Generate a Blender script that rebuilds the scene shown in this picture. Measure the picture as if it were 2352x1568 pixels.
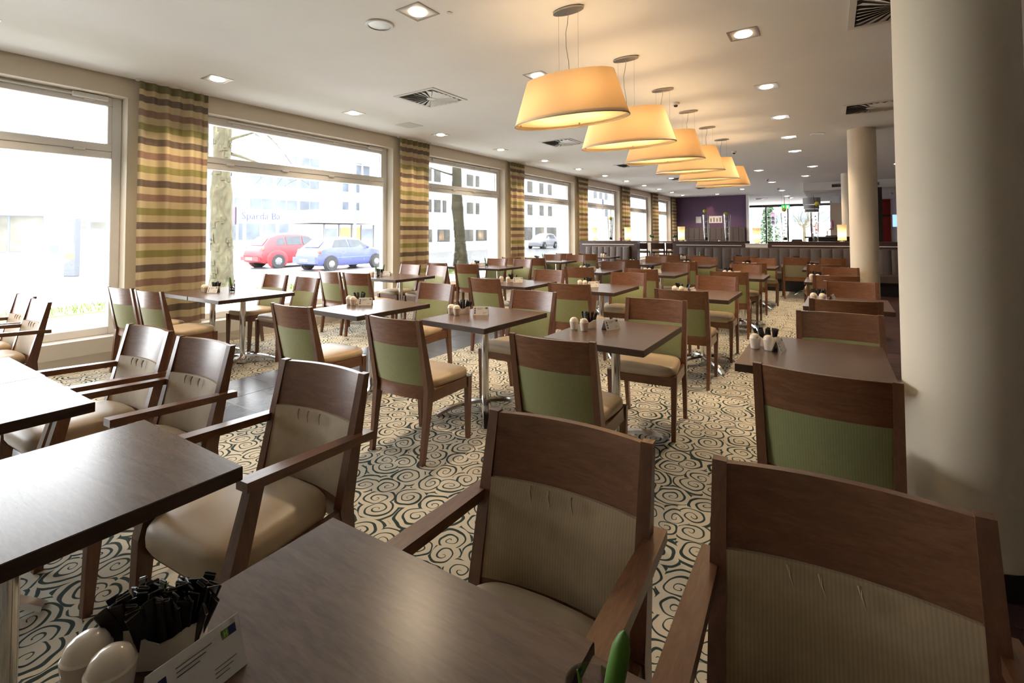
import bpy, math, random
from mathutils import Vector, Matrix
random.seed(7)
for o in list(bpy.data.objects): bpy.data.objects.remove(o)
SC = bpy.context.scene
COL = SC.collection
PI = math.pi

# ------------------------------------------------------------------ camera
FPX, CY, YAW, PITCH, ROLL, EYE = 1102.5, 502.4, 33.552, 1.746, -0.286, 1.388
cd = bpy.data.cameras.new('camera'); cam = bpy.data.objects.new('camera', cd); COL.objects.link(cam)
cd.sensor_fit = 'HORIZONTAL'; cd.sensor_width = 36; cd.lens = FPX / 2352 * 36
cd.shift_y = (CY - 784) / 2352
cd.clip_start = 0.02; cd.clip_end = 400
a, p, r = map(math.radians, (YAW, PITCH, ROLL))
fw0 = Vector((-math.sin(a), math.cos(a), 0)); rt0 = Vector((math.cos(a), math.sin(a), 0)); up0 = Vector((0, 0, 1))
fw = fw0 * math.cos(p) + up0 * math.sin(p); u2 = up0 * math.cos(p) - fw0 * math.sin(p)
rt = rt0 * math.cos(r) + u2 * math.sin(r); up = u2 * math.cos(r) - rt0 * math.sin(r)
cam.matrix_world = Matrix(((rt.x, up.x, -fw.x, 0), (rt.y, up.y, -fw.y, 0), (rt.z, up.z, -fw.z, EYE), (0, 0, 0, 1)))
SC.camera = cam

# ------------------------------------------------------------------ world and exposure
w = bpy.data.worlds.new('overcast_sky'); SC.world = w; w.use_nodes = True
bg = w.node_tree.nodes['Background']
bg.inputs[0].default_value = (0.96, 0.975, 1.0, 1); bg.inputs[1].default_value = 6.2
SC.view_settings.view_transform = 'Standard'; SC.view_settings.look = 'None'
SC.view_settings.gamma = 1; SC.view_settings.use_curve_mapping = False
SC.view_settings.exposure = 1.2
DOWN_W, PEND_W = 80.0, 2.4          # watts of one downlight, of one pendant bulb
try:
    SC.cycles.max_bounces = 6; SC.cycles.diffuse_bounces = 3; SC.cycles.glossy_bounces = 2
    SC.cycles.transparent_max_bounces = 10; SC.cycles.sample_clamp_indirect = 6
    SC.cycles.adaptive_threshold = 0.05; SC.cycles.caustics_reflective = False; SC.cycles.caustics_refractive = False
except Exception: pass

# ------------------------------------------------------------------ node helpers / materials
class NT:
    def __init__(s, name):
        s.m = bpy.data.materials.new(name); s.m.use_nodes = True
        s.t = s.m.node_tree; s.b = s.t.nodes['Principled BSDF']; s.out = s.t.nodes['Material Output']
    def n(s, t, **k):
        x = s.t.nodes.new(t)
        for a, v in k.items(): setattr(x, a, v)
        return x
    def l(s, a, b): s.t.links.new(a, b)
    def put(s, sock, v):
        if hasattr(v, 'is_linked') or hasattr(v, 'links'): s.l(v, sock)
        else: sock.default_value = v
    def M(s, op, a, b=0.0, c=0.0):
        x = s.n('ShaderNodeMath', operation=op)
        s.put(x.inputs[0], a); s.put(x.inputs[1], b); s.put(x.inputs[2], c)
        return x.outputs[0]
    def mix(s, f, a, b):
        x = s.n('ShaderNodeMix', data_type='RGBA')
        s.put(x.inputs[0], f)
        for k, v in ((6, a), (7, b)):
            if isinstance(v, tuple): v = (v[0], v[1], v[2], 1)
            s.put(x.inputs[k], v)
        return x.outputs[2]
    def coord(s, kind='Object', scale=(1, 1, 1), rnd=0.0):
        c = s.n('ShaderNodeTexCoord'); mp = s.n('ShaderNodeMapping')
        mp.inputs['Scale'].default_value = scale; s.l(c.outputs[kind], mp.inputs[0])
        if rnd:
            oi = s.n('ShaderNodeObjectInfo'); x = s.M('MULTIPLY', oi.outputs['Random'], rnd)
            cb = s.n('ShaderNodeCombineXYZ')
            for i in range(3): s.l(x, cb.inputs[i])
            s.l(cb.outputs[0], mp.inputs['Location'])
        return mp.outputs[0]
    def noise(s, v, scale, detail=3, dist=0.0):
        x = s.n('ShaderNodeTexNoise'); s.l(v, x.inputs['Vector'])
        x.inputs['Scale'].default_value = scale; x.inputs['Detail'].default_value = detail; x.inputs['Distortion'].default_value = dist
        return x.outputs[0]
    def ramp(s, f, *st):
        x = s.n('ShaderNodeValToRGB'); s.l(f, x.inputs[0]); e = x.color_ramp.elements
        while len(e) < len(st): e.new(0.5)
        for i, (p_, c) in enumerate(st):
            e[i].position = p_; e[i].color = (c[0], c[1], c[2], 1)
        return x.outputs[0]
    def bump(s, h, strength=0.2, dist=0.01):
        x = s.n('ShaderNodeBump'); x.inputs['Strength'].default_value = strength; x.inputs['Distance'].default_value = dist
        s.l(h, x.inputs['Height']); s.l(x.outputs[0], s.b.inputs['Normal'])

def mat(name, col, rough=0.5, metal=0.0, var=0.06, vscale=6.0, spec=0.5, coat=0.0, emit=None, estr=0.0, bump=0.0, bscale=60.0):
    s = NT(name); b = s.b
    v = s.coord('Object', rnd=3.0); n = s.noise(v, vscale)
    k = lambda q: tuple(min(1, c * q) for c in col)
    s.l(s.ramp(n, (0.3, k(1 - var)), (0.7, k(1 + var))), b.inputs['Base Color'])
    b.inputs['Roughness'].default_value = rough; b.inputs['Metallic'].default_value = metal
    b.inputs['Specular IOR Level'].default_value = spec; b.inputs['Coat Weight'].default_value = coat; b.inputs['Coat Roughness'].default_value = 0.15
    if emit:
        b.inputs['Emission Color'].default_value = (*emit, 1); b.inputs['Emission Strength'].default_value = estr
    if bump: s.bump(s.noise(v, bscale, 4), bump, 0.004)
    return s.m

def wood(name, dark, light, scale, rough, coat=0.3, gscale=5.0, spec=0.5):
    s = NT(name); v = s.coord('Object', scale, 5.0)
    n1 = s.noise(v, gscale, 6, 1.2); n2 = s.noise(v, gscale * 6, 2)
    f = s.M('MULTIPLY_ADD', n2, 0.35, s.M('MULTIPLY', n1, 0.7))
    s.l(s.ramp(f, (0.32, dark), (0.72, light)), s.b.inputs['Base Color'])
    s.b.inputs['Roughness'].default_value = rough; s.b.inputs['Coat Weight'].default_value = coat; s.b.inputs['Coat Roughness'].default_value = 0.22
    s.b.inputs['Specular IOR Level'].default_value = spec
    s.bump(n2, 0.015, 0.001)
    return s.m

def fabric(name, col, rib=220.0, rough=0.75, sheen=0.2):
    s = NT(name); v = s.coord('Object')
    wv = s.n('ShaderNodeTexWave'); wv.bands_direction = 'X'; s.l(v, wv.inputs['Vector'])
    wv.inputs['Scale'].default_value = rib / 6.28; wv.inputs['Distortion'].default_value = 1.5
    n = s.noise(v, 40, 3); k = lambda q: tuple(c * q for c in col)
    f = s.M('MULTIPLY_ADD', wv.outputs['Fac'] if 'Fac' in wv.outputs else wv.outputs[1], 0.4, s.M('MULTIPLY', n, 0.6))
    s.l(s.ramp(f, (0.2, k(0.86)), (0.8, k(1.1))), s.b.inputs['Base Color'])
    s.b.inputs['Roughness'].default_value = rough; s.b.inputs['Sheen Weight'].default_value = sheen
    s.bump(f, 0.12, 0.002)
    return s.m

MT = {}
MT['chair_h'] = wood('chair_wood_grain_across', (0.130, 0.047, 0.020), (0.240, 0.100, 0.045), (1.2, 9, 9), 0.33, 0.35)
MT['chair_v'] = wood('chair_wood_grain_upright', (0.100, 0.037, 0.017), (0.190, 0.076, 0.036), (9, 9, 1.2), 0.33, 0.35)
MT['chair_y'] = wood('chair_wood_grain_lengthwise', (0.115, 0.042, 0.018), (0.215, 0.090, 0.041), (9, 1.2, 9), 0.33, 0.35)
MT['table'] = wood('table_laminate', (0.080, 0.048, 0.036), (0.145, 0.090, 0.067), (1.5, 9, 9), 0.27, 0.0, 4.0, 0.6)
MT['table_edge'] = wood('table_edge_laminate', (0.035, 0.018, 0.012), (0.065, 0.034, 0.022), (1.5, 1.5, 9), 0.38, 0.0, 6.0)
MT['green'] = fabric('green_woven_fabric', (0.270, 0.275, 0.112))
MT['olive'] = fabric('olive_woven_fabric', (0.24, 0.215, 0.125))
MT['beige'] = mat('beige_leather', (0.52, 0.390, 0.245), 0.42, var=0.05, vscale=9, bump=0.05, bscale=180)
MT['beige_rib'] = fabric('beige_ribbed_fabric', (0.42, 0.305, 0.170), 260.0, 0.6)
MT['chrome'] = mat('polished_chrome', (0.72, 0.72, 0.72), 0.14, 1.0, 0.02)
MT['steel'] = mat('brushed_steel', (0.42, 0.40, 0.37), 0.3, 1.0, 0.05)
MT['ceramic'] = mat('cream_ceramic', (0.80, 0.68, 0.54), 0.18, var=0.02, coat=0.3)
MT['black_paper'] = mat('black_glossy_paper', (0.012, 0.012, 0.015), 0.35, var=0.3)
MT['gold_print'] = mat('pale_gold_print', (0.40, 0.32, 0.20), 0.5)
MT['paper'] = mat('white_card', (0.80, 0.77, 0.72), 0.55, var=0.02)
MT['ink_blue'] = mat('dark_blue_ink', (0.03, 0.035, 0.16), 0.5)
MT['ink_grey'] = mat('grey_ink', (0.22, 0.21, 0.24), 0.6)
MT['logo_green'] = mat('logo_green_ink', (0.16, 0.30, 0.03), 0.5)
MT['logo_light'] = mat('logo_light_ink', (0.45, 0.60, 0.20), 0.5)
MT['ceiling'] = mat('ceiling_paint', (0.88, 0.865, 0.83), 0.8, var=0.015, vscale=2)
MT['wall'] = mat('cream_wall_paint', (0.80, 0.725, 0.60), 0.75, var=0.02, vscale=2)
MT['white'] = mat('white_painted_frame', (0.86, 0.85, 0.83), 0.4, var=0.02)
MT['sill'] = mat('pale_grey_sill', (0.70, 0.69, 0.66), 0.4, var=0.02)
MT['column'] = mat('column_paint', (0.78, 0.675, 0.52), 0.62, var=0.015, vscale=3, bump=0.02, bscale=40)
MT['black'] = mat('black_trim', (0.015, 0.015, 0.017), 0.4)
MT['gap'] = mat('matt_dark_brown', (0.05, 0.045, 0.04), 0.8)
MT['purple'] = mat('purple_wall_paint', (0.125, 0.072, 0.140), 0.7, var=0.05, vscale=30)
MT['red'] = mat('red_wall_paint', (0.32, 0.020, 0.012), 0.6, var=0.04)
MT['lilac'] = mat('lilac_grey_paint', (0.40, 0.36, 0.40), 0.6)
MT['banq'] = mat('brown_grey_upholstery', (0.092, 0.070, 0.064), 0.6, var=0.07, vscale=20)
MT['darkwood'] = wood('dark_stained_wood', (0.045, 0.022, 0.020), (0.080, 0.042, 0.036), (1.5, 9, 9), 0.35, 0.2)
MT['cabinet'] = wood('blackish_wood', (0.014, 0.009, 0.007), (0.030, 0.018, 0.014), (9, 9, 1.5), 0.4, 0.0)
MT['plum_wood'] = wood('plum_wood_floor', (0.045, 0.020, 0.022), (0.090, 0.042, 0.042), (9, 1.2, 9), 0.35, 0.0)
MT['slate'] = mat('black_slate', (0.070, 0.076, 0.095), 0.26, var=0.25, vscale=5, bump=0.25, bscale=14)
MT['moss'] = mat('dark_moss', (0.030, 0.055, 0.022), 0.9, var=0.3, vscale=60, bump=0.5, bscale=80)
MT['leaf'] = mat('green_leaf', (0.085, 0.20, 0.022), 0.45, var=0.2, vscale=12)
MT['leaf_dark'] = mat('dark_green_leaf', (0.035, 0.085, 0.025), 0.5, var=0.3, vscale=12)
MT['needle'] = mat('conifer_needles', (0.060, 0.105, 0.050), 0.8, var=0.3, vscale=8)
MT['branch'] = mat('brown_branch', (0.07, 0.045, 0.03), 0.8, var=0.2)
MT['ball'] = mat('yellow_green_ball', (0.42, 0.42, 0.05), 0.6, var=0.1, vscale=40, bump=0.2, bscale=90)
MT['petal'] = mat('blush_petal', (0.60, 0.42, 0.32), 0.6, var=0.1)
MT['candle'] = mat('purple_glass', (0.16, 0.02, 0.14), 0.25)
MT['drum'] = fabric('silver_string_shade', (0.42, 0.43, 0.44), 500.0, 0.5)
MT['vent_dark'] = mat('galvanised_duct', (0.36, 0.36, 0.35), 0.5, 0.3)
MT['plastic'] = mat('white_plastic', (0.72, 0.71, 0.68), 0.4, var=0.01)
MT['lamp'] = mat('lamp_glow', (1, 0.9, 0.75), 0.5, emit=(1.0, 0.88, 0.70), estr=5.0, var=0.0)
MT['reflector'] = mat('lamp_reflector', (0.85, 0.80, 0.72), 0.25, 0.3, var=0.01)
MT['exit_green'] = mat('lit_green_sign', (0.02, 0.5, 0.06), 0.4, emit=(0.03, 0.75, 0.10), estr=0.6)
MT['exit_white'] = mat('lit_white_pictogram', (0.9, 0.95, 0.9), 0.4, emit=(0.9, 1.0, 0.9), estr=0.6)
MT['screen'] = mat('lit_blue_screen', (0.2, 0.4, 0.8), 0.3, emit=(0.35, 0.60, 1.0), estr=0.6)
MT['strip'] = mat('pale_metal_strip', (0.80, 0.77, 0.70), 0.35, var=0.02)
# outdoors
MT['pave'] = mat('pale_paving', (0.66, 0.66, 0.64), 0.5, var=0.08, vscale=1.5)
MT['road'] = mat('wet_asphalt', (0.17, 0.175, 0.18), 0.3, var=0.12, vscale=0.8)
MT['roadline'] = mat('road_paint', (0.75, 0.75, 0.74), 0.5)
MT['grass'] = mat('winter_grass', (0.13, 0.18, 0.045), 0.9, var=0.35, vscale=7, bump=0.6, bscale=40)
MT['render'] = mat('white_render', (0.80, 0.80, 0.80), 0.7, var=0.02)
MT['band'] = mat('pale_blue_cladding', (0.105, 0.112, 0.128), 0.6, var=0.01, spec=0.2)
MT['stone'] = mat('pale_stone', (0.66, 0.63, 0.57), 0.7, var=0.04)
MT['glassy'] = mat('far_window_glass', (0.07, 0.085, 0.11), 0.3, var=0.3, vscale=0.9)
MT['glassy2'] = mat('far_shop_glass', (0.11, 0.105, 0.09), 0.4, spec=0.2, var=0.35, vscale=0.9)
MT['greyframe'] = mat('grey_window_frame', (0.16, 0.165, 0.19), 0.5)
MT['slate_roof'] = mat('blue_grey_roof', (0.17, 0.17, 0.21), 0.6, var=0.1)
MT['orange'] = mat('orange_panel', (0.40, 0.13, 0.04), 0.6, var=0.1)
MT['aqua'] = mat('aqua_poster', (0.12, 0.30, 0.30), 0.6, var=0.08)
MT['carred'] = mat('red_car_paint', (0.29, 0.036, 0.042), 0.45, coat=0.08, spec=0.25, var=0.02)
MT['carblue'] = mat('blue_car_paint', (0.085, 0.098, 0.235), 0.45, coat=0.08, spec=0.25, var=0.02)
MT['carwhite'] = mat('silver_white_car_paint', (0.30, 0.31, 0.34), 0.45, coat=0.08, spec=0.25, var=0.02)
MT['carglass'] = mat('dark_car_glass', (0.035, 0.042, 0.05), 0.2, var=0.2, spec=0.3)
MT['tyre'] = mat('black_tyre', (0.03, 0.03, 0.032), 0.8)
MT['hub'] = mat('silver_wheel', (0.22, 0.225, 0.24), 0.35, 0.3)
MT['taillight'] = mat('red_light_lens', (0.5, 0.05, 0.03), 0.2)
MT['plate'] = mat('white_number_plate', (0.75, 0.75, 0.72), 0.4)
MT['signblue'] = mat('blue_road_sign', (0.09, 0.13, 0.55), 0.4)
MT['signwhite'] = mat('white_road_sign', (0.8, 0.8, 0.8), 0.4)
MT['sigred'] = mat('red_signal_lens', (0.8, 0.05, 0.08), 0.3, emit=(1, 0.05, 0.08), estr=2.0)
MT['signal'] = mat('dark_signal_housing', (0.10, 0.075, 0.10), 0.5)
MT['redpanel'] = mat('red_lettered_panel', (0.55, 0.14, 0.13), 0.5, var=0.3, vscale=4)
MT['yellow'] = mat('yellow_box', (0.70, 0.50, 0.08), 0.5)

def glass_mat(name, tint=(1, 1, 1), refl=1.0):
    s = NT(name)
    tr = s.n('ShaderNodeBsdfTransparent'); tr.inputs[0].default_value = (*tint, 1)
    gl = s.n('ShaderNodeBsdfGlossy'); gl.inputs['Roughness'].default_value = 0.01
    fr = s.n('ShaderNodeFresnel'); fr.inputs[0].default_value = 1.45
    nz = s.noise(s.coord('Object'), 2.0)                # faint unevenness of the sheet
    f = s.M('MULTIPLY', s.M('MULTIPLY', fr.outputs[0], refl), s.M('MULTIPLY_ADD', nz, 0.1, 0.95))
    mx = s.n('ShaderNodeMixShader'); s.l(f, mx.inputs[0]); s.l(tr.outputs[0], mx.inputs[1]); s.l(gl.outputs[0], mx.inputs[2])
    s.l(mx.outputs[0], s.out.inputs[0]); return s.m
MT['pane'] = glass_mat('window_glass', (0.97, 0.98, 0.98), 0.8)
MT['vaseglass'] = glass_mat('vase_glass', (0.97, 0.98, 0.98), 0.8)

def shade_mat():
    s = NT('pendant_shade_fabric'); v = s.coord('Object')
    n = s.noise(v, 260, 2)
    colr = s.ramp(n, (0.3, (0.80, 0.64, 0.41)), (0.7, (0.86, 0.70, 0.46)))
    d = s.n('ShaderNodeBsdfDiffuse'); t = s.n('ShaderNodeBsdfTranslucent')
    s.l(colr, d.inputs[0]); t.inputs[0].default_value = (0.52, 0.345, 0.165, 1)
    mx = s.n('ShaderNodeMixShader'); mx.inputs[0].default_value = 0.30
    s.l(d.outputs[0], mx.inputs[1]); s.l(t.outputs[0], mx.inputs[2]); s.l(mx.outputs[0], s.out.inputs[0]); return s.m
MT['shade'] = shade_mat()
def lit_through(name, col, through, share):          # a sheet that glows because a bulb stands behind it
    s = NT(name); n = s.noise(s.coord('Object'), 60, 2); d = s.n('ShaderNodeBsdfDiffuse'); t = s.n('ShaderNodeBsdfTranslucent')
    s.l(s.ramp(n, (0.3, tuple(c * 0.97 for c in col)), (0.7, col)), d.inputs[0]); t.inputs[0].default_value = (*through, 1)
    mx = s.n('ShaderNodeMixShader'); mx.inputs[0].default_value = share
    s.l(d.outputs[0], mx.inputs[1]); s.l(t.outputs[0], mx.inputs[2]); s.l(mx.outputs[0], s.out.inputs[0]); return s.m
MT['diffuser'] = lit_through('pendant_diffuser', (0.88, 0.83, 0.72), (0.92, 0.85, 0.70), 0.65)
MT['tablelamp'] = lit_through('parchment_shade', (0.86, 0.78, 0.62), (0.85, 0.72, 0.50), 0.5)

def curtain_mat():
    s = NT('striped_curtain_fabric'); c = s.n('ShaderNodeTexCoord'); g = s.n('ShaderNodeSeparateXYZ'); s.l(c.outputs['Object'], g.inputs[0])
    z = s.M('FRACT', s.M('MULTIPLY', s.M('SUBTRACT', 3.155, g.outputs[2]), 1 / 0.485))
    cream, br, mv, gn = (0.66, 0.55, 0.33), (0.130, 0.085, 0.075), (0.30, 0.165, 0.130), (0.31, 0.285, 0.09)
    x = s.n('ShaderNodeValToRGB'); x.color_ramp.interpolation = 'CONSTANT'; s.l(z, x.inputs[0]); e = x.color_ramp.elements
    st = [(0, gn), (0.165, cream), (0.335, br), (0.50, cream), (0.67, mv), (0.835, cream)]
    while len(e) < 6: e.new(0.5)
    for i, (p_, q) in enumerate(st): e[i].position = p_; e[i].color = (*q, 1)
    wv = s.noise(s.coord('Object', (1, 1, 60)), 6, 2)
    colr = s.mix(s.M('MULTIPLY', wv, 0.18), x.outputs[0], (0.9, 0.82, 0.6))
    d = s.n('ShaderNodeBsdfDiffuse'); t = s.n('ShaderNodeBsdfTranslucent'); s.l(colr, d.inputs[0]); s.l(colr, t.inputs[0])
    gl = s.n('ShaderNodeBsdfGlossy'); gl.inputs['Roughness'].default_value = 0.45; gl.inputs[0].default_value = (0.8, 0.75, 0.6, 1)
    mx = s.n('ShaderNodeMixShader'); mx.inputs[0].default_value = 0.30
    s.l(d.outputs[0], mx.inputs[1]); s.l(t.outputs[0], mx.inputs[2])
    m2 = s.n('ShaderNodeMixShader'); m2.inputs[0].default_value = 0.05
    s.l(mx.outputs[0], m2.inputs[1]); s.l(gl.outputs[0], m2.inputs[2]); s.l(m2.outputs[0], s.out.inputs[0]); return s.m
MT['curtain'] = curtain_mat()
MT['curtain_tape'] = fabric('olive_curtain_heading', (0.21, 0.19, 0.085), 120.0)

def carpet_mat():
    s = NT('swirl_carpet'); c = s.n('ShaderNodeTexCoord')
    pos = c.outputs['Object']
    wob = s.n('ShaderNodeTexNoise'); wob.inputs['Scale'].default_value = 9.0; wob.inputs['Detail'].default_value = 1; s.l(pos, wob.inputs['Vector'])
    vm = s.n('ShaderNodeVectorMath', operation='SUBTRACT'); s.l(wob.outputs['Color'], vm.inputs[0]); vm.inputs[1].default_value = (0.5, 0.5, 0.5)
    vs = s.n('ShaderNodeVectorMath', operation='SCALE'); s.l(vm.outputs[0], vs.inputs[0]); vs.inputs['Scale'].default_value = 0.05
    va = s.n('ShaderNodeVectorMath', operation='ADD'); s.l(pos, va.inputs[0]); s.l(vs.outputs[0], va.inputs[1])
    def layer(size, off, turns, wid, rnd):
        mp = s.n('ShaderNodeMapping'); s.l(va.outputs[0], mp.inputs[0]); mp.inputs['Location'].default_value = off
        mp.inputs['Scale'].default_value = (1 / size, 1 / size, 0)
        vo = s.n('ShaderNodeTexVoronoi'); vo.voronoi_dimensions = '2D'; vo.inputs['Scale'].default_value = 1; vo.inputs['Randomness'].default_value = rnd
        s.l(mp.outputs[0], vo.inputs['Vector'])
        df = s.n('ShaderNodeVectorMath', operation='SUBTRACT'); s.l(mp.outputs[0], df.inputs[0]); s.l(vo.outputs['Position'], df.inputs[1])
        g = s.n('ShaderNodeSeparateXYZ'); s.l(df.outputs[0], g.inputs[0]); cc = s.n('ShaderNodeSeparateColor'); s.l(vo.outputs['Color'], cc.inputs[0])
        rr = s.M('SQRT', s.M('ADD', s.M('MULTIPLY', g.outputs[0], g.outputs[0]), s.M('MULTIPLY', g.outputs[1], g.outputs[1])))
        th = s.M('DIVIDE', s.M('ARCTAN2', g.outputs[1], g.outputs[0]), 2 * PI)
        hand = s.M('MULTIPLY_ADD', s.M('GREATER_THAN', cc.outputs[0], 0.5), 2.0, -1.0)
        u = s.M('ADD', s.M('ADD', s.M('MULTIPLY', s.M('POWER', rr, 0.85), turns), s.M('MULTIPLY', th, hand)), cc.outputs[1])
        dist = s.M('ABSOLUTE', s.M('SUBTRACT', s.M('FRACT', u), 0.5))          # 0 on the line
        wd = s.M('MULTIPLY_ADD', s.M('MINIMUM', rr, 0.6), wid * 1.0, wid * 0.55)
        sw = s.M('MULTIPLY_ADD', s.M('SINE', s.M('MULTIPLY', s.M('ADD', th, cc.outputs[2]), 2 * PI)), 0.28, 1.0)   # swelling stroke
        line = s.M('SUBTRACT', s.M('MULTIPLY', wd, sw), dist)
        return s.M('MULTIPLY', s.M('MINIMUM', s.M('MAXIMUM', s.M('MULTIPLY', line, 22.0), 0.0), 1.0), s.M('GREATER_THAN', rr, 0.035)), rr
    l1, r1 = layer(0.150, (0, 0, 0), 4.3, 0.175, 0.75)
    fib = s.noise(s.coord('Object'), 420, 2); big = s.noise(s.coord('Object'), 3.0, 3)
    base = s.mix(fib, (0.53, 0.485, 0.385), (0.72, 0.66, 0.54))
    base = s.mix(s.M('MULTIPLY', big, 0.25), base, (0.46, 0.42, 0.34))
    ink = s.mix(fib, (0.022, 0.038, 0.036), (0.055, 0.080, 0.074))
    s.l(s.mix(l1, base, ink), s.b.inputs['Base Color'])
    s.b.inputs['Roughness'].default_value = 0.95; s.b.inputs['Specular IOR Level'].default_value = 0.1
    s.bump(fib, 0.4, 0.003); return s.m
MT['carpet'] = carpet_mat()

def bark_mat():
    s = NT('flaking_plane_bark'); v = s.coord('Object', (1, 1, 0.55))
    vo = s.n('ShaderNodeTexVoronoi'); vo.inputs['Scale'].default_value = 7; s.l(v, vo.inputs['Vector']); n = s.noise(v, 5, 4, 1.5)
    c1 = s.ramp(n, (0.3, (0.026, 0.026, 0.012)), (0.5, (0.058, 0.056, 0.028)), (0.7, (0.115, 0.105, 0.062)))
    s.l(s.mix(s.M('MULTIPLY', vo.outputs['Distance'], 0.55), c1, (0.050, 0.028, 0.014)), s.b.inputs['Base Color'])
    s.b.inputs['Roughness'].default_value = 0.9; s.bump(n, 0.6, 0.03); return s.m
MT['bark'] = bark_mat()

# ------------------------------------------------------------------ mesh builder
class MB:
    def __init__(s): s.v = []; s.f = []
    def add(s, vs, fs):
        k = len(s.v); s.v += [tuple(q) for q in vs]; s.f += [tuple(i + k for i in f) for f in fs]; return s
    def box(s, x0, x1, y0, y1, z0, z1):
        return s.add([(x, y, z) for z in (z0, z1) for y in (y0, y1) for x in (x0, x1)],
                     [(0, 2, 3, 1), (4, 5, 7, 6), (0, 1, 5, 4), (2, 6, 7, 3), (0, 4, 6, 2), (1, 3, 7, 5)])
    def loft(s, rings, cap=True, closed=True):
        n = len(rings[0]); vs = [q for r_ in rings for q in r_]; fs = []
        for i in range(len(rings) - 1):
            for j in range(n if closed else n - 1):
                k = (j + 1) % n
                fs.append((i * n + j, i * n + k, (i + 1) * n + k, (i + 1) * n + j))
        if cap:
            fs.append(tuple(range(n - 1, -1, -1))); fs.append(tuple((len(rings) - 1) * n + j for j in range(n)))
        return s.add(vs, fs)
    def cbox(s, x0, x1, y0, y1, z0, z1, c=0.003):
        def oct_(d, z):
            a, b, e, g = x0 + d, x1 - d, y0 + d, y1 - d
            return [(a + c, e, z), (b - c, e, z), (b, e + c, z), (b, g - c, z), (b - c, g, z), (a + c, g, z), (a, g - c, z), (a, e + c, z)]
        return s.loft([oct_(c, z0), oct_(0, z0 + c), oct_(0, z1 - c), oct_(c, z1)])
    def lathe(s, prof, n=20, c=(0, 0, 0), sx=1, sy=1, cap=True):
        return s.loft([[(c[0] + r_ * sx * math.cos(2 * PI * j / n), c[1] + r_ * sy * math.sin(2 * PI * j / n), c[2] + z) for j in range(n)] for r_, z in prof], cap)
    def cyl(s, c, r_, z0, z1, n=20): return s.lathe([(r_, z0), (r_, z1)], n, (c[0], c[1], 0))
    def tube(s, path, rad, n=8, cap=True):
        P = [Vector(q) for q in path]; rings = []
        for i, q in enumerate(P):
            t = (P[min(i + 1, len(P) - 1)] - P[max(i - 1, 0)]).normalized()
            ref = Vector((0, 0, 1)) if abs(t.z) < 0.9 else Vector((1, 0, 0))
            a_ = t.cross(ref).normalized(); b_ = t.cross(a_)
            rr = rad[i] if isinstance(rad, (list, tuple)) else rad
            rings.append([tuple(q + a_ * rr * math.cos(2 * PI * j / n) + b_ * rr * math.sin(2 * PI * j / n)) for j in range(n)])
        return s.loft(rings, cap)
    def bar(s, path, w_, d_):
        """rectangular bar swept in the y-z plane: path of (x, y, z), width along x, depth along y"""
        rings = []
        for i, (x, y, z) in enumerate(path):
            ww = w_[i] if isinstance(w_, (list, tuple)) else w_; dd = d_[i] if isinstance(d_, (list, tuple)) else d_
            rings.append([(x - ww / 2, y - dd / 2, z), (x + ww / 2, y - dd / 2, z), (x + ww / 2, y + dd / 2, z), (x - ww / 2, y + dd / 2, z)])
        return s.loft(rings)
    def quad(s, *q): return s.add(q, [tuple(range(len(q)))])
    def prism(s, poly, axis, a0, a1):
        n = len(poly); f = {'x': lambda u, v, t: (t, u, v), 'y': lambda u, v, t: (u, t, v), 'z': lambda u, v, t: (u, v, t)}[axis]
        return s.loft([[f(u, v, t) for u, v in poly] for t in (a0, a1)])
    def ico(s, c, r_, k=6, m=4, sx=1, sy=1, sz=1):
        return s.lathe([(max(0.02, math.sin(PI * i / m)) * r_, -math.cos(PI * i / m) * r_ * sz) for i in range(m + 1)], k, c, sx, sy)
    def mesh(s, name, m, smooth=False):
        me = bpy.data.meshes.new(name); me.from_pydata(s.v, [], s.f); me.materials.append(MT[m] if isinstance(m, str) else m)
        me.update()
        bm_fix(me)
        if smooth:
            me.polygons.foreach_set('use_smooth', [True] * len(me.polygons)); me.set_sharp_from_angle(angle=math.radians(38))
        return me
    def build(s, name, m, parent=None, smooth=False, loc=None, rz=0.0):
        return link(name, s.mesh(name, m, smooth), parent, loc, rz)
import bmesh
def bm_fix(me):
    b = bmesh.new(); b.from_mesh(me); bmesh.ops.recalc_face_normals(b, faces=b.faces); b.to_mesh(me); b.free()
def link(name, data, parent=None, loc=None, rz=0.0):
    o = bpy.data.objects.new(name, data); COL.objects.link(o)
    if parent is not None: o.parent = parent
    if loc is not None: o.location = loc
    if rz: o.rotation_euler.z = rz
    return o
def tag(o, label=None, cat=None, group=None, kind=None):
    for k, v in (('label', label), ('category', cat), ('group', group), ('kind', kind)):
        if v: o[k] = v
    return o
def thing(name, label, cat, loc=(0, 0, 0), rz=0.0, group=None, kind=None):
    o = bpy.data.objects.new(name, None); COL.objects.link(o); o.location = loc; o.rotation_euler.z = rz; o.empty_display_size = 0.1
    return tag(o, label, cat, group, kind)
def copy_tree(o, parent=None):
    c = o.copy(); COL.objects.link(c)
    if parent is not None: c.parent = parent
    for ch in o.children: copy_tree(ch, c)
    return c
class Proto:
    """first use hands out the prototype itself, later uses copies"""
    def __init__(s, root): s.root = root; s.used = False
    def put(s, loc, rz, label, group=None):
        o = s.root if not s.used else copy_tree(s.root); s.used = True
        o.location = loc; o.rotation_euler.z = rz; o['label'] = label
        if group: o['group'] = group
        return o
def struct(o, label=None): return tag(o, label, kind='structure')
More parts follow.
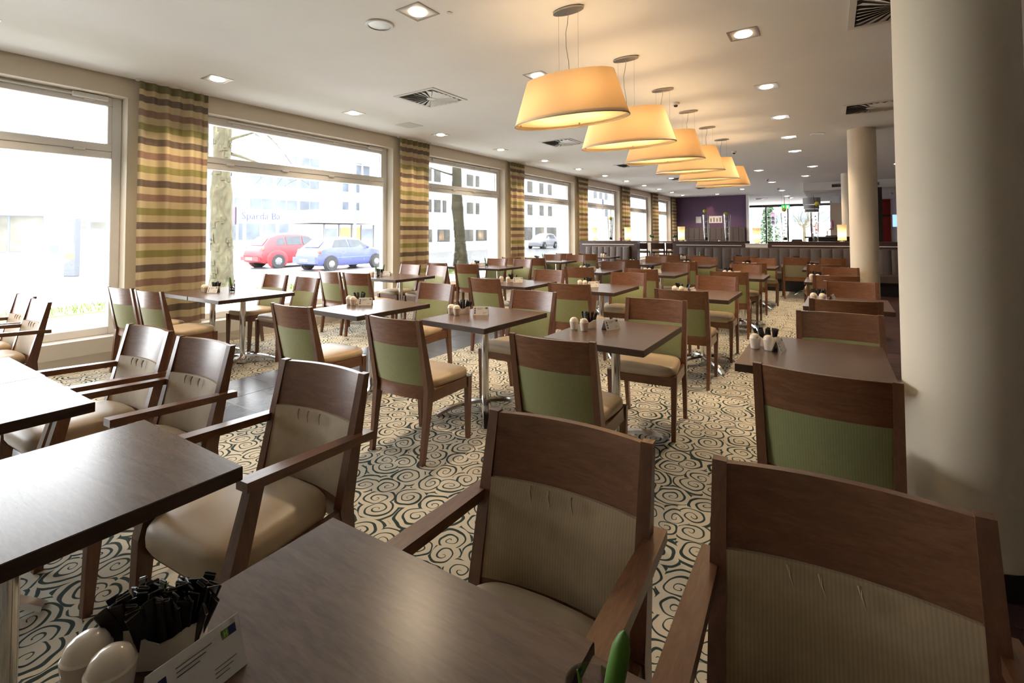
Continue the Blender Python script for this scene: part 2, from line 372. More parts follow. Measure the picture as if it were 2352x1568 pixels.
def text(name, body, size, m, parent=None, loc=(0, 0, 0), rot=(0, 0, 0), ext=0.002):
    c = bpy.data.curves.new(name, 'FONT'); c.body = body; c.size = size; c.extrude = ext; c.align_x = 'CENTER'; c.align_y = 'CENTER'; c.resolution_u = 2
    c.materials.append(MT[m]); o = bpy.data.objects.new(name, c); COL.objects.link(o); bpy.context.view_layer.update()
    me = bpy.data.meshes.new_from_object(o); bpy.data.objects.remove(o); me.name = name; o = bpy.data.objects.new(name, me); COL.objects.link(o); o.location = loc; o.rotation_euler = rot
    if parent is not None: o.parent = parent
    return o
def light(name, kind, energy, col, parent, loc, **k):
    d = bpy.data.lights.new(name, kind); d.energy = energy; d.color = col
    for a_, v in k.items(): setattr(d, a_, v)
    o = bpy.data.objects.new(name, d); COL.objects.link(o); o.parent = parent; o.location = loc; return o

# ------------------------------------------------------------------ the room
ZC = 3.166; XW = -6.62
CURT = [(2.17, 2.90), (6.13, 6.92), (9.74, 10.44), (13.57, 14.33), (17.40, 18.20), (21.16, 21.93), (24.30, 24.94)]
YEND, YF, YB = 25.0, 35.5, -2.6
floor = struct(MB().box(XW, 6.2, YB, YF, -0.30, -0.012).build('floor', 'plum_wood'), 'dark plum wood floor')
def tiles(x0, x1, y0, y1, nx, dy, gap, m, name, thick=0.012):
    wx = (x1 - x0) / nx; half = MB().cbox(-wx / 2 + gap / 2, wx / 2 - gap / 2, -dy / 2 + gap / 2, dy / 2 - gap / 2, -thick, 0, 0.0015).mesh(name, m)
    k = 0; y = y0
    while y < y1 - 1e-6:
        for i in range(nx):
            off = (dy / 2 if i % 2 else 0)
            link(name, half, floor, (x0 + wx * (i + 0.5), y + dy / 2 - off, random.uniform(-0.0012, 0.0)))
        y += dy
tiles(-4.79, -3.75, -1.2, 13.2, 2, 0.31, 0.004, 'slate', 'slate_tile')
pk = MB().cbox(-0.98, 0.98, -0.0635, 0.0635, -0.012, 0, 0.0015).mesh('plank', 'plum_wood')
for k in range(96): link('plank', pk, floor, (1.425, 1.05 + 0.13 * k, random.uniform(-0.001, 0)))
struct(MB().box(XW, -4.79, YB, 13.35, -0.012, 0.0).build('carpet', 'carpet'), 'cream carpet with dark green swirls along the windows')
struct(MB().box(-3.75, 0.44, YB, 13.35, -0.012, 0.0).build('carpet', 'carpet'), 'cream carpet with dark green swirls under the table rows')
struct(MB().box(-4.79, -3.75, 13.04, 13.35, -0.012, 0.0).build('carpet', 'carpet'), 'short cream swirl carpet strip at the end of slate aisle')
VENTS = [(-4.33, 4.62, 'square swirl vent in the ceiling above the first row, window side'), (-4.37, 8.36, 'square swirl vent in the ceiling behind the first pendant lamps'), (-4.35, 12.2, 'square swirl vent in the ceiling above the small banquette'),
         (-4.10, 16.2, 'square swirl vent in the ceiling above the bar stools'), (-4.12, 20.2, 'square swirl vent in the ceiling before the purple wall'), (0.50, 4.78, 'square swirl vent partly hidden by the large cream column'),
         (0.52, 8.52, 'square swirl vent in the ceiling between the two round columns'), (-3.0, 28.5, 'square swirl vent in the lobby ceiling')]
HS = 0.292                                   # half side of a vent opening
mc = MB().box(XW - 0.36, 6.35, YB - 0.15, YF + 0.1, ZC + 0.12, ZC + 0.18)       # roof deck closing the ceiling void
bands = sorted({YB, YF} | {v[1] - HS for v in VENTS} | {v[1] + HS for v in VENTS})
for b0, b1 in zip(bands, bands[1:]):
    cut = sorted((v[0] - HS, v[0] + HS) for v in VENTS if v[1] - HS <= (b0 + b1) / 2 <= v[1] + HS); x_ = XW + 0.03
    for c0, c1 in cut: mc.box(x_, c0, b0, b1, ZC, ZC + 0.12); x_ = c1
    mc.box(x_, 6.2, b0, b1, ZC, ZC + 0.12)
struct(mc.build('ceiling', 'ceiling'), 'off-white flat ceiling')
opens = [(-1.65, CURT[0][0] - 0.07)] + [(CURT[i][1], CURT[i + 1][0] - 0.06) for i in range(6)]
ml = MB().box(XW - 0.36, XW, YB, YEND + 0.3, 2.955, ZC + 0.12).box(XW, XW + 0.03, YEND, YEND + 0.3, ZC, ZC + 0.12)
prev = YB
for (o0, o1) in opens:
    ml.box(XW - 0.36, XW, prev, o0, 0.28, 2.955); prev = o1
ml.box(XW - 0.36, XW, prev, YEND + 0.3, 0.28, 2.955)
wl = struct(ml.build('wall_left', 'wall'), 'cream lintel and piers of the window wall')
struct(MB().box(XW - 0.36, XW, YB, YEND, -0.3, 0.125).build('baseboard_left', 'white'), 'white plinth under the windows')
struct(MB().box(XW - 0.36, XW + 0.035, YB, YEND, 0.125, 0.285).build('trim_3', 'sill'), 'pale grey window ledge')
struct(MB().box(XW - 0.36, 6.2, YB - 0.15, YB, -0.3, ZC + 0.12).build('wall_front', 'wall'), 'cream wall')
struct(MB().box(6.2, 6.35, YB, YF, -0.3, ZC + 0.1).build('wall_right', 'wall'), 'cream wall')
struct(MB().box(XW, -3.30, YEND, YEND + 0.2, 0, ZC).build('wall_back', 'purple'), 'deep purple end wall')
struct(MB().box(-3.30, -3.19, YEND - 0.02, YEND + 0.22, 0, ZC).build('trim_4', 'white'), 'white edge post of the purple wall')
struct(MB().box(-6.3, -6.1, YEND + 0.2, YF, 0, ZC).build('wall_left', 'render'), 'white lobby side wall')
struct(MB().box(0.0, 1.3, 30.0, 30.3, 0, ZC).build('wall_back', 'column'), 'beige lobby wall pier')
struct(MB().box(1.3, 6.2, 29.3, 29.5, 0, ZC).build('wall_back', 'wall'), 'cream corridor end wall')
rw = struct(MB().box(1.9, 2.56, 29.25, 29.30, 0.10, 2.96).build('wall_back', 'red'), 'red panelled corridor wall')
MB().box(1.9, 2.56, 29.22, 29.26, 2.12, 2.2).build('rail', 'black', rw); MB().box(1.9, 2.56, 29.24, 29.30, 0.0, 0.10).build('base_strip', 'black', rw)
struct(MB().box(2.42, 2.6, 26.0, 29.3, 0, ZC).build('wall_right', 'lilac'), 'lilac grey corridor wall')
bulk = struct(MB().box(-0.80, 6.2, 20.8, 28.0, 2.885, ZC).box(-0.80, 6.2, 20.5, 20.8, 2.885, 2.975).box(-0.80, 6.2, 20.5, 20.8, 3.085, ZC).box(-0.80, 0.07, 20.5, 20.8, 2.975, 3.085).box(1.43, 6.2, 20.5, 20.8, 2.975, 3.085).build('ceiling', 'ceiling'), 'dropped ceiling section above the lobby')
# columns
for (cx, cy, rr, lb) in ((0.455, 2.75, 0.205, 'large round cream column beside the right-hand dining tables'), (0.48, 10.26, 0.205, 'round cream column at the fourth row of tables'), (0.50, 17.8, 0.205, 'round cream column beyond the banquette')):
    c = struct(MB().lathe([(rr, 0.0), (rr, ZC)], 64, (cx, cy, 0)).build('column', 'column', smooth=True), lb)
    MB().lathe([(rr + 0.008, 0.0), (rr + 0.008, 0.10)], 64, (cx, cy, 0)).build('base_ring', 'black', c, True)

# windows
def window(n, y0, y1, label):
    x0, x1 = XW - 0.25, XW - 0.165
    w_ = thing('window_%d' % n, label, None, (x0, y0, 0.0), kind='structure')
    L = y1 - y0; T = x1 - x0
    def part(name, a0, a1, z0, z1, m='white', e0=0.0, e1=0.0): return MB().cbox(e0, T + e1, a0, a1, z0, z1, 0.006).build(name, m, w_)
    part('jamb', 0, 0.09, 0.285, 2.955); part('jamb', L - 0.09, L, 0.285, 2.955)
    part('head', 0.09, L - 0.09, 2.85, 2.955); part('bottom_rail', 0.09, L - 0.09, 0.285, 0.37)
    part('transom', 0.09, L - 0.09, 2.255, 2.335); part('sash_rail', 0.09, L - 0.09, 2.338, 2.42, 'white', 0, 0.012)
    part('sash_stile', 0.09, 0.13, 2.42, 2.85, 'white', 0.01, 0.0); part('sash_stile', L - 0.13, L - 0.09, 2.42, 2.85, 'white', 0.01, 0.0)
    MB().box(0.03, 0.045, 0.09, L - 0.09, 0.37, 2.255).build('pane', 'pane', w_)
    MB().box(0.03, 0.045, 0.13, L - 0.13, 2.42, 2.85).build('pane', 'pane', w_)
    rod = MB().tube([(T + 0.03, 0.35, 2.92), (T + 0.03, L - 0.12, 2.92)], 0.011, 8).build('opener_rod', 'white', w_)
    MB().cbox(T + 0.003, T + 0.055, L - 0.45, L - 0.14, 2.895, 2.948, 0.006).build('opener_box', 'white', rod)
    clip = MB().cbox(T, T + 0.022, -0.05, 0.05, -0.014, 0.014, 0.004).mesh('hinge_clip', 'white')
    k = max(2, int(round(L / 0.75)))
    for i in range(k):
        link('hinge_clip', clip, w_, (0.012, L * (i + 0.5) / k, 2.336)); link('hinge_clip', clip, w_, (0, L * (i + 0.6) / k, 2.893))
    return w_
for i, (o0, o1) in enumerate(opens):
    window(i + 1, o0, o1, 'white framed shopfront window, %s one in the row along the street' % ('first second third fourth fifth sixth seventh'.split()[i]))

# lobby glass front
lf = thing('window_8', 'dark framed glass front of the lobby', None, (0, YF, 0), kind='structure')
MB().box(-6.2, 0.4, -0.1, 0.1, 3.02, ZC).build('head', 'black', lf)
for x in (-6.15, -4.9, -3.50, -2.26, -1.0, 0.2): MB().box(x - 0.04, x + 0.04, -0.08, 0.08, 0, 3.02).build('mullion', 'black', lf)
for x in (-6.15, -4.9, -3.50, -2.26, -1.0): MB().box(x + 0.04, x + 1.2, -0.01, 0.01, 0.05, 3.02).build('pane', 'pane', lf)

# ------------------------------------------------------------------ curtains
def curtain(y0, y1, label):
    c = thing('curtain', label, 'curtain', (XW + 0.095, (y0 + y1) / 2, 0), group='striped curtains between the windows')
    W = y1 - y0; n = 90; seed = random.uniform(0, 6)
    def col_(z, t):
        f = min(1, (3.12 - z) / 0.55)
        y = (t - 0.5) * W * (1.0 + 0.03 * f)
        x = 0.026 * math.sin(2 * PI * 6.0 * t + 0.6 * math.sin(5 * t + seed)) * (1 - 0.45 * f) + f * (0.038 * math.sin(2 * PI * 3.0 * t + 0.8 * math.sin(3 * t + seed)))
        return (x, y, z)
    zs = [0.34, 0.9, 1.5, 2.1, 2.6, 2.9, 3.06]
    m = MB().loft([[col_(z, j / n) for j in range(n + 1)] for z in zs], cap=False, closed=False); m.build('fabric', 'curtain', c, True)
    m = MB(); rows = [[(x + 0.004, y, z) for (x, y, z) in (col_(zz, j / n) for j in range(n + 1))] for zz in (3.055, 3.145)]
    m.loft(rows, cap=False, closed=False).build('heading', 'curtain_tape', c, True)
    MB().box(-0.02, 0.02, -W / 2 - 0.03, W / 2 + 0.03, 3.145, ZC).build('track', 'white', c)
    return c
cl = ['striped curtain beside the first window with its hem in full view', 'striped curtain between the second and third window', 'striped curtain between the third and fourth window',
      'striped curtain glowing beside the small banquette', 'striped curtain behind the two lamps on the small divider', 'striped curtain behind the bar stools and potted plant', 'striped curtain in the corner against the purple wall']
for (a_, b_), lb in zip(CURT, cl): curtain(a_, b_, lb)

# ------------------------------------------------------------------ chairs
def post_y(z): return -0.172 - max(0, z - 0.43) * (0.093 / 0.44) - max(0, 0.43 - z) * (0.055 / 0.43)
def panel(hw, z0, z1, th, bow, yoff, bulge=0.0, nx=12, nz=4):
    """bowed back panel leaning with the posts"""
    rings = []
    for i in range(nx + 1):
        t = -1 + 2 * i / nx; b = -bow * (1 - t * t); f = []; bk = []
        for k in range(nz + 1):
            z = z0 + (z1 - z0) * k / nz; s_ = math.sin(PI * k / nz) * (1 - t ** 6) * bulge
            y = post_y(z) + yoff + b
            f.append((hw * t, y + th / 2 + s_, z)); bk.append((hw * t, y - th / 2 - s_ * 0.3, z))
        rings.append(f + bk[::-1])
    return MB().loft(rings)
def cushion(wf, wr, y0, y1, z0, z1, sides=0.0):
    def outline(sc, z):
        pts = []; n = 10; cy = (y0 + y1) / 2; hy = (y1 - y0) / 2
        for q in range(40):
            t = 2 * PI * q / 40; ex = 0.22
            cx_ = math.copysign(abs(math.cos(t)) ** (2 * ex), math.cos(t)); sy_ = math.copysign(abs(math.sin(t)) ** (2 * ex), math.sin(t))
            y = cy + hy * sy_ * sc; wdt = wr + (wf - wr) * (sy_ + 1) / 2
            pts.append((wdt / 2 * cx_ * sc, y, z - sides * abs(cx_) * (sc > 0.9)))
        return pts
    h = z1 - z0
    return MB().loft([outline(0.955, z0), outline(0.995, z0 + h * 0.18), outline(1.0, z0 + h * 0.4), outline(0.985, z0 + h * 0.66), outline(0.94, z0 + h * 0.82), outline(0.8, z0 + h * 0.93), outline(0.45, z1 - 0.002), outline(0.1, z1)])
def make_chair(arm, pad, padmat):
    t = thing('armchair' if arm else 'side_chair', 'x', 'armchair' if arm else 'chair')
    hw = 0.218 if not arm else 0.222
    for s in (-1, 1):
        MB().bar([(s * (hw - 0.005), post_y(0), 0), (s * hw, post_y(0.25), 0.25), (s * hw, post_y(0.43), 0.43), (s * hw, post_y(0.6), 0.6), (s * hw, post_y(0.872), 0.872)],
                 [0.026, 0.032, 0.036, 0.034, 0.030], [0.030, 0.042, 0.058, 0.046, 0.026]).build('rear_post', 'chair_v', t)
        if not arm:
            MB().bar([(s * (hw - 0.008), 0.232, 0), (s * hw, 0.222, 0.425)], [0.026, 0.040], [0.026, 0.040]).build('leg', 'chair_v', t)
        else:
            MB().bar([(s * (hw + 0.012), 0.262, 0), (s * (hw + 0.012), 0.236, 0.42), (s * (hw + 0.018), 0.175, 0.662)], [0.030, 0.042, 0.034], [0.030, 0.052, 0.044]).build('leg', 'chair_v', t)
            MB().loft([[(s * (hw + 0.022) - w2, y, z - 0.014), (s * (hw + 0.022) + w2, y, z - 0.014), (s * (hw + 0.022) + w2, y, z + 0.014), (s * (hw + 0.022) - w2, y, z + 0.014)]
                       for (y, z, w2) in ((-0.272, 0.650, 0.020), (-0.21, 0.655, 0.022), (0.0, 0.668, 0.025), (0.215, 0.681, 0.026))]).build('armrest', 'chair_y', t)
        MB().box(s * hw - 0.011, s * hw + 0.011, -0.17, 0.225, 0.355, 0.425).build('side_rail', 'chair_y', t)
    MB().box(-hw + 0.02, hw - 0.02, 0.205, 0.229, 0.355, 0.425).build('front_rail', 'chair_h', t)
    panel(hw - 0.015, 0.375, 0.455, 0.022, 0.030, 0.004).build('rear_rail', 'chair_h', t, True)
    panel(hw - 0.014, 0.702, 0.868, 0.020, 0.030, 0.0).build('top_rail', 'chair_h', t, True)
    pd = panel(hw - 0.016, 0.458, 0.703, 0.030, 0.030, 0.004, 0.016).build('back_pad', padmat, t, True)
    if arm:
        for k, x in enumerate((-0.03, 0.035, 0.09)):
            y = post_y(0.68) + 0.004 - 0.030 + 0.0225
            MB().tube([(x, y + 0.001, 0.700), (x - 0.004, y + 0.010, 0.685), (x - 0.010, y + 0.013, 0.664)], [0.004, 0.003, 0.0008], 6).build('pleat', padmat, pd, True)
    if arm: cushion(0.470, 0.415, -0.165, 0.275, 0.405, 0.500, 0.006).build('seat', 'beige', t, True)
    else: cushion(0.475, 0.415, -0.165, 0.262, 0.420, 0.487).build('seat', 'beige', t, True)
    return t
SIDE = Proto(make_chair(False, 'green', 'green'))
ARM = Proto(make_chair(True, 'beige', 'beige_rib'))
COLN = {'W1': 'inner window table', 'W2': 'outer window table', 'C': 'slate-aisle table', 'B': 'third table from windows', 'A': 'fourth table from windows', 'R': 'column-side table'}
ROWN = ['armchair row', 'first row', 'second row', 'third row', 'fourth row', 'banquette row']
def chair(kind, cx, cyt, ang, facing, col, row):
    """cx, cyt: centre of the top rail; facing +1 towards the far wall, -1 back towards the armchairs"""
    d = 0.262; rz = math.radians(ang) + (0 if facing > 0 else PI)
    fx, fy = -math.sin(rz), math.cos(rz)
    side = 'facing the purple wall' if facing > 0 else 'facing the armchairs'
    if kind == 'side': lb = 'green-backed chair %s, at the %s, %s' % (side, COLN[col], ROWN[row])
    else: lb = 'wooden armchair with beige back %s, %s %s' % (side, COLN[col], ROWN[row])
    pr = SIDE if kind == 'side' else ARM
    return pr.put((cx + fx * d, cyt + fy * d, 0.0), rz, lb, 'green-backed dining chairs' if kind == 'side' else 'beige dining armchairs')
for (cx, cyt, ang, f, c, r_) in [
    (-5.90, 1.84, 7, 1, 'W2', 1), (-5.33, 1.88, 6, 1, 'W1', 1), (-3.32, 2.06, 2.7, 1, 'C', 1), (-2.28, 2.09, 2, 1, 'B', 1), (-1.17, 2.11, 4, 1, 'A', 1), (-0.035, 2.13, -3, 1, 'R', 1),
    (-6.02, 3.52, 5, -1, 'W2', 1), (-5.27, 3.48, -1, -1, 'W1', 1), (-3.44, 3.75, 4, -1, 'C', 1), (-2.24, 3.72, 0, -1, 'B', 1), (-1.15, 3.76, 5, -1, 'A', 1), (0.03, 3.72, 4, -1, 'R', 1),
    (-5.86, 4.20, 0, 1, 'W2', 2), (-5.31, 4.22, 8, 1, 'W1', 2), (-3.37, 4.48, -3, 1, 'C', 2), (-2.26, 4.46, 4, 1, 'B', 2), (-1.14, 4.47, 2, 1, 'A', 2), (0.08, 4.45, 4, 1, 'R', 2),
    (-5.95, 5.85, -2, -1, 'W2', 2), (-5.32, 5.83, -5, -1, 'W1', 2), (-3.35, 6.00, 5, -1, 'C', 2), (-2.21, 6.08, 6, -1, 'B', 2), (-1.13, 6.08, 1, -1, 'A', 2), (0.16, 6.08, 0, -1, 'R', 2),
    (-5.88, 6.42, 1, 1, 'W2', 3), (-5.22, 6.44, 8, 1, 'W1', 3), (-3.22, 6.70, 5, 1, 'C', 3), (-2.28, 6.80, 2, 1, 'B', 3), (-1.13, 6.88, 4, 1, 'A', 3), (0.04, 6.87, 4, 1, 'R', 3),
    (-5.77, 8.14, 4, -1, 'W2', 3), (-5.19, 8.22, -4, -1, 'W1', 3), (-3.30, 8.32, 6, -1, 'C', 3), (-2.23, 8.44, 4, -1, 'B', 3), (-1.15, 8.52, 0, -1, 'A', 3), (0.10, 8.46, 5, -1, 'R', 3),
    (-5.83, 8.76, 5, 1, 'W2', 4), (-5.24, 8.78, 9, 1, 'W1', 4), (-3.30, 9.03, 2, 1, 'C', 4), (-2.22, 8.95, 2, 1, 'B', 4), (-1.13, 9.03, 6, 1, 'A', 4), (-0.10, 9.10, 8, 1, 'R', 4),
    (-5.70, 10.40, 8, -1, 'W2', 4), (-5.10, 10.44, 6, -1, 'W1', 4), (-3.22, 10.62, 4, -1, 'C', 4), (-2.20, 10.66, 6, -1, 'B', 4), (-1.13, 10.76, 8, -1, 'A', 4)]:
    chair('side', cx, cyt, ang, f, c, r_)
ROW0 = [(-0.61, 1.175, 3.5, 'beige armchair at the table holding the sachet pot in the foreground'), (0.0, 1.20, 3, 'beige armchair standing right in front of the large cream column'),
        (-1.68, 1.175, 5, 'beige armchair at the bare table between the foreground table and the pale sunlit table'), (-2.57, 1.14, 4, 'beige armchair at the sunlit double table, slate aisle on its back side'),
        (-3.20, 1.13, 4, 'beige armchair at the far half of the sunlit double table'), (-5.30, 1.13, 1, 'backlit beige armchair right beside the first window, nearer the slate aisle'), (-5.88, 1.16, 2, 'backlit beige armchair closest to the glass of the first window')]
for (cx, cyt, ang, lb) in ROW0:
    rz = math.radians(ang) + PI; ARM.put((cx - math.sin(rz) * 0.262, cyt + math.cos(rz) * 0.262, 0), rz, lb, 'beige dining armchairs')
OLIVE = Proto(make_chair(True, 'olive', 'olive'))
ROW5 = [(-5.73, 11.05, -4, 'olive-backed armchair before the small banquette, window side'), (-5.08, 11.12, -2, 'olive-backed armchair before the small banquette, slate aisle side'),
        (-3.15, 11.42, 5, 'olive-backed armchair before the left end of the long banquette'), (-2.55, 11.42, -3, 'olive-backed armchair before the long banquette under the two glass vases'),
        (-1.55, 11.42, 5, 'olive-backed armchair before the long banquette beside the potted plants gap'), (-0.60, 11.48, 6, 'olive-backed armchair with open floor before it, before the long banquette'),
        (0.03, 11.40, 4, 'olive-backed armchair before the long banquette, against the round column')]
for (cx, cyt, ang, lb) in ROW5:
    rz = math.radians(ang); OLIVE.put((cx - math.sin(rz) * 0.262, cyt + math.cos(rz) * 0.262, 0), rz, lb, 'olive armchairs at the banquettes')

# ------------------------------------------------------------------ tables
TW, TD, TH = 0.64, 0.81, 0.74
def make_table():
    t = thing('dining_table', 'x', 'table')
    top = MB().cbox(-TW / 2, TW / 2, -TD / 2, TD / 2, TH - 0.0385, TH - 0.0006, 0.0015).build('tabletop', 'table_edge', t)
    MB().box(-TW / 2 + 0.0018, TW / 2 - 0.0018, -TD / 2 + 0.0018, TD / 2 - 0.0018, TH - 0.004, TH).build('laminate', 'table', top)
    MB().box(-0.17, 0.17, -0.2, 0.2, TH - 0.05, TH - 0.038).build('mounting_plate', 'black', t)
    MB().cyl((0, 0), 0.029, 0.06, TH - 0.048, 24).build('pole', 'chrome', t, True)
    MB().lathe([(0.055, 0.012), (0.058, 0.05), (0.045, 0.085), (0.034, 0.10)], 24).build('hub', 'chrome', t, True)
    for sx, sy in ((1, 1), (1, -1), (-1, 1), (-1, -1)):
        m = MB(); dx, dy = sx * 0.245, sy * 0.29; L = math.hypot(dx, dy); ux, uy = dx / L, dy / L; rings = []
        for k in range(9):
            q = k / 8; d = 0.03 + (L - 0.03) * q; z = 0.085 * (1 - q ** 2.2) + 0.014; hw = 0.034 - 0.010 * q; th = 0.02
            if q == 1: z = 0.014
            rings.append([(ux * d - uy * hw, uy * d + ux * hw, max(0, z - th)), (ux * d + uy * hw, uy * d - ux * hw, max(0, z - th)), (ux * d + uy * hw * 0.7, uy * d - ux * hw * 0.7, z), (ux * d - uy * hw * 0.7, uy * d + ux * hw * 0.7, z)])
        m.loft(rings).build('foot', 'chrome', t, True)
    return t
TAB = Proto(make_table())
TABLES = {}
def table(key, x, y, ang, lb):
    TAB.put((x, y, 0), math.radians(ang), lb, 'brown pedestal dining tables'); TABLES[key] = (x, y, math.radians(ang))
for key, x, y, ang, lb in [
    ('A1', -1.19, 3.02, 0, 'brown pedestal table, fourth from the windows in the first row'), ('B1', -2.28, 3.05, -2.5, 'brown pedestal table, third from the windows in the first row'),
    ('C1', -3.44, 2.91, -1.5, 'brown pedestal table beside the slate aisle in the first row'), ('W11', -5.34, 2.75, 0.5, 'inner half of the window double table in the first row'),
    ('W12', -5.985, 2.74, 0.5, 'outer half of the window double table in the first row'), ('R1', -0.09, 3.01, 0, 'brown pedestal table pushed up to the large cream column'),
    ('A2', -1.14, 5.37, -0.5, 'brown pedestal table, fourth from the windows in the second row'), ('B2', -2.28, 5.35, 0, 'brown pedestal table, third from the windows in the second row'),
    ('C2', -3.39, 5.31, 0.5, 'brown pedestal table beside the slate aisle in the second row'), ('W21', -5.43, 5.14, 0, 'inner half of the window double table in the second row'),
    ('W22', -6.075, 5.14, 0, 'outer half of the window double table in the second row'), ('R2', 0.11, 5.34, -1, 'brown pedestal table beside the columns in the second row'),
    ('A3', -1.10, 7.85, 0, 'brown pedestal table, fourth from the windows in the third row'), ('B3', -2.27, 7.75, -0.5, 'brown pedestal table, third from the windows in the third row'),
    ('C3', -3.39, 7.73, 0, 'brown pedestal table beside the slate aisle in the third row'), ('W31', -5.37, 7.60, 0, 'inner half of the window double table in the third row'),
    ('W32', -6.015, 7.60, 0, 'outer half of the window double table in the third row'), ('R3', 0.02, 7.72, 0, 'brown pedestal table beside the columns in the third row'),
    ('A4', -1.15, 10.12, 0, 'brown pedestal table, fourth from the windows in the fourth row'), ('B4', -2.23, 10.04, 0, 'brown pedestal table, third from the windows in the fourth row'),
    ('C4', -3.33, 10.02, 0, 'brown pedestal table beside the slate aisle in the fourth row'), ('W41', -5.34, 9.92, 0, 'inner half of the window double table in the fourth row'),
    ('W42', -5.985, 9.92, 0, 'outer half of the window double table in the fourth row'), ('R4', -0.10, 10.05, 0, 'brown pedestal table touching the second round column'),
    ('H1', -5.20, 12.38, 0, 'brown pedestal table before the small banquette, slate aisle side'), ('H2', -5.86, 12.38, 0, 'brown pedestal table before the small banquette, window side'),
    ('L1', -2.95, 12.40, 0, 'brown pedestal table before the left end of the long banquette'), ('L2', -1.62, 12.40, 0, 'brown pedestal table before the middle of the long banquette'),
    ('L3', -0.45, 12.40, 0, 'brown pedestal table before the long banquette with open carpet around'),
    ('S0', -1.70, 0.31, 1, 'bare brown table in the armchair row reflecting the window'), ('T01', -2.72, 0.27, 0.5, 'inner half of the sunlit double table in the armchair row'),
    ('T02', -3.365, 0.268, 0.5, 'outer half of the sunlit double table in the armchair row'), ('U01', -0.635, 0.31, 1.5, 'foreground brown table with the sachet pot on it'),
    ('U02', 0.012, 0.305, 1.5, 'foreground brown table with the small plant glass on it')]:
    table(key, x, y, ang, lb)

# ------------------------------------------------------------------ what stands on the tables
def on(key, dx, dy):
    x, y, a_ = TABLES[key]; return (x + dx * math.cos(a_) - dy * math.sin(a_), y + dx * math.sin(a_) + dy * math.cos(a_), TH)
SHORT = {'A1': 'fourth table, first row', 'B1': 'third table, first row', 'C1': 'slate aisle table, first row', 'W12': 'window table, first row', 'R1': 'table at the large column',
         'A2': 'fourth table, second row', 'B2': 'third table, second row', 'C2': 'slate aisle table, second row', 'W22': 'window table, second row', 'R2': 'column-side table, second row',
         'A3': 'fourth table, third row', 'B3': 'third table, third row', 'C3': 'slate aisle table, third row', 'W32': 'window table, third row', 'R3': 'column-side table, third row',
         'A4': 'fourth table, fourth row', 'B4': 'third table, fourth row', 'C4': 'slate aisle table, fourth row', 'W42': 'window table, fourth row', 'R4': 'table at the second column',
         'H1': 'table at the small banquette', 'L1': 'left table at the long banquette', 'L2': 'middle table at the long banquette', 'L3': 'right table at the long banquette', 'U01': 'foreground table'}
def make_shaker():
    t = thing('shaker', 'x', 'shaker')
    MB().lathe([(0.020, 0), (0.0225, 0.002), (0.026, 0.025), (0.0295, 0.050), (0.030, 0.057), (0.0275, 0.060)], 20).build('body', 'ceramic', t, True)
    cap = MB().lathe([(0.0275, 0.060), (0.0262, 0.066), (0.022, 0.074), (0.012, 0.081), (0.003, 0.082)], 20).build('dome', 'ceramic', t, True)
    return t
SHK = Proto(make_shaker())
def make_pot():
    t = thing('sachet_pot', 'x', 'pot'); W, D, H = 0.056, 0.021, 0.058; out = []; inn = []
    n = 28
    def sup(k, w_, d_):
        q = 2 * PI * k / n; c, s_ = math.cos(q), math.sin(q)
        return math.copysign(abs(c) ** 0.5, c) * w_, math.copysign(abs(s_) ** 0.5, s_) * d_
    def top(x): return H - (0.022 * (math.cos(PI * x / 0.05) + 1) / 2 if abs(x) < 0.05 else 0)
    n = 60; rings = []
    for z, q in ((0, 0.93), (0.004, 0.97)): rings.append([(sup(k, W * q, D * q)[0], sup(k, W * q, D * q)[1], z) for k in range(n)])
    rings.append([(*sup(k, W, D), top(sup(k, W, D)[0])) for k in range(n)])
    rings.append([(*sup(k, W - 0.004, D - 0.004), top(sup(k, W, D)[0])) for k in range(n)])
    rings.append([(*sup(k, W - 0.006, D - 0.006), 0.008) for k in range(n)])
    MB().loft(rings).build('cup', 'ceramic', t, True)
    MB().loft([[(*sup(k, W * 0.95, D * 0.95), 0.001) for k in range(n)], [(*sup(k, W * 0.95, D * 0.95), 0.003) for k in range(n)]]).build('base', 'ceramic', t)
    return t
POT = Proto(make_pot())
stick_me = MB().cbox(-0.0088, 0.0088, -0.0014, 0.0014, 0.0, 0.090, 0.0010).mesh('sachet', 'black_paper')
band_me = MB().box(-0.0090, 0.0090, -0.0016, 0.0016, 0.0862, 0.0875).mesh('print', 'gold_print')
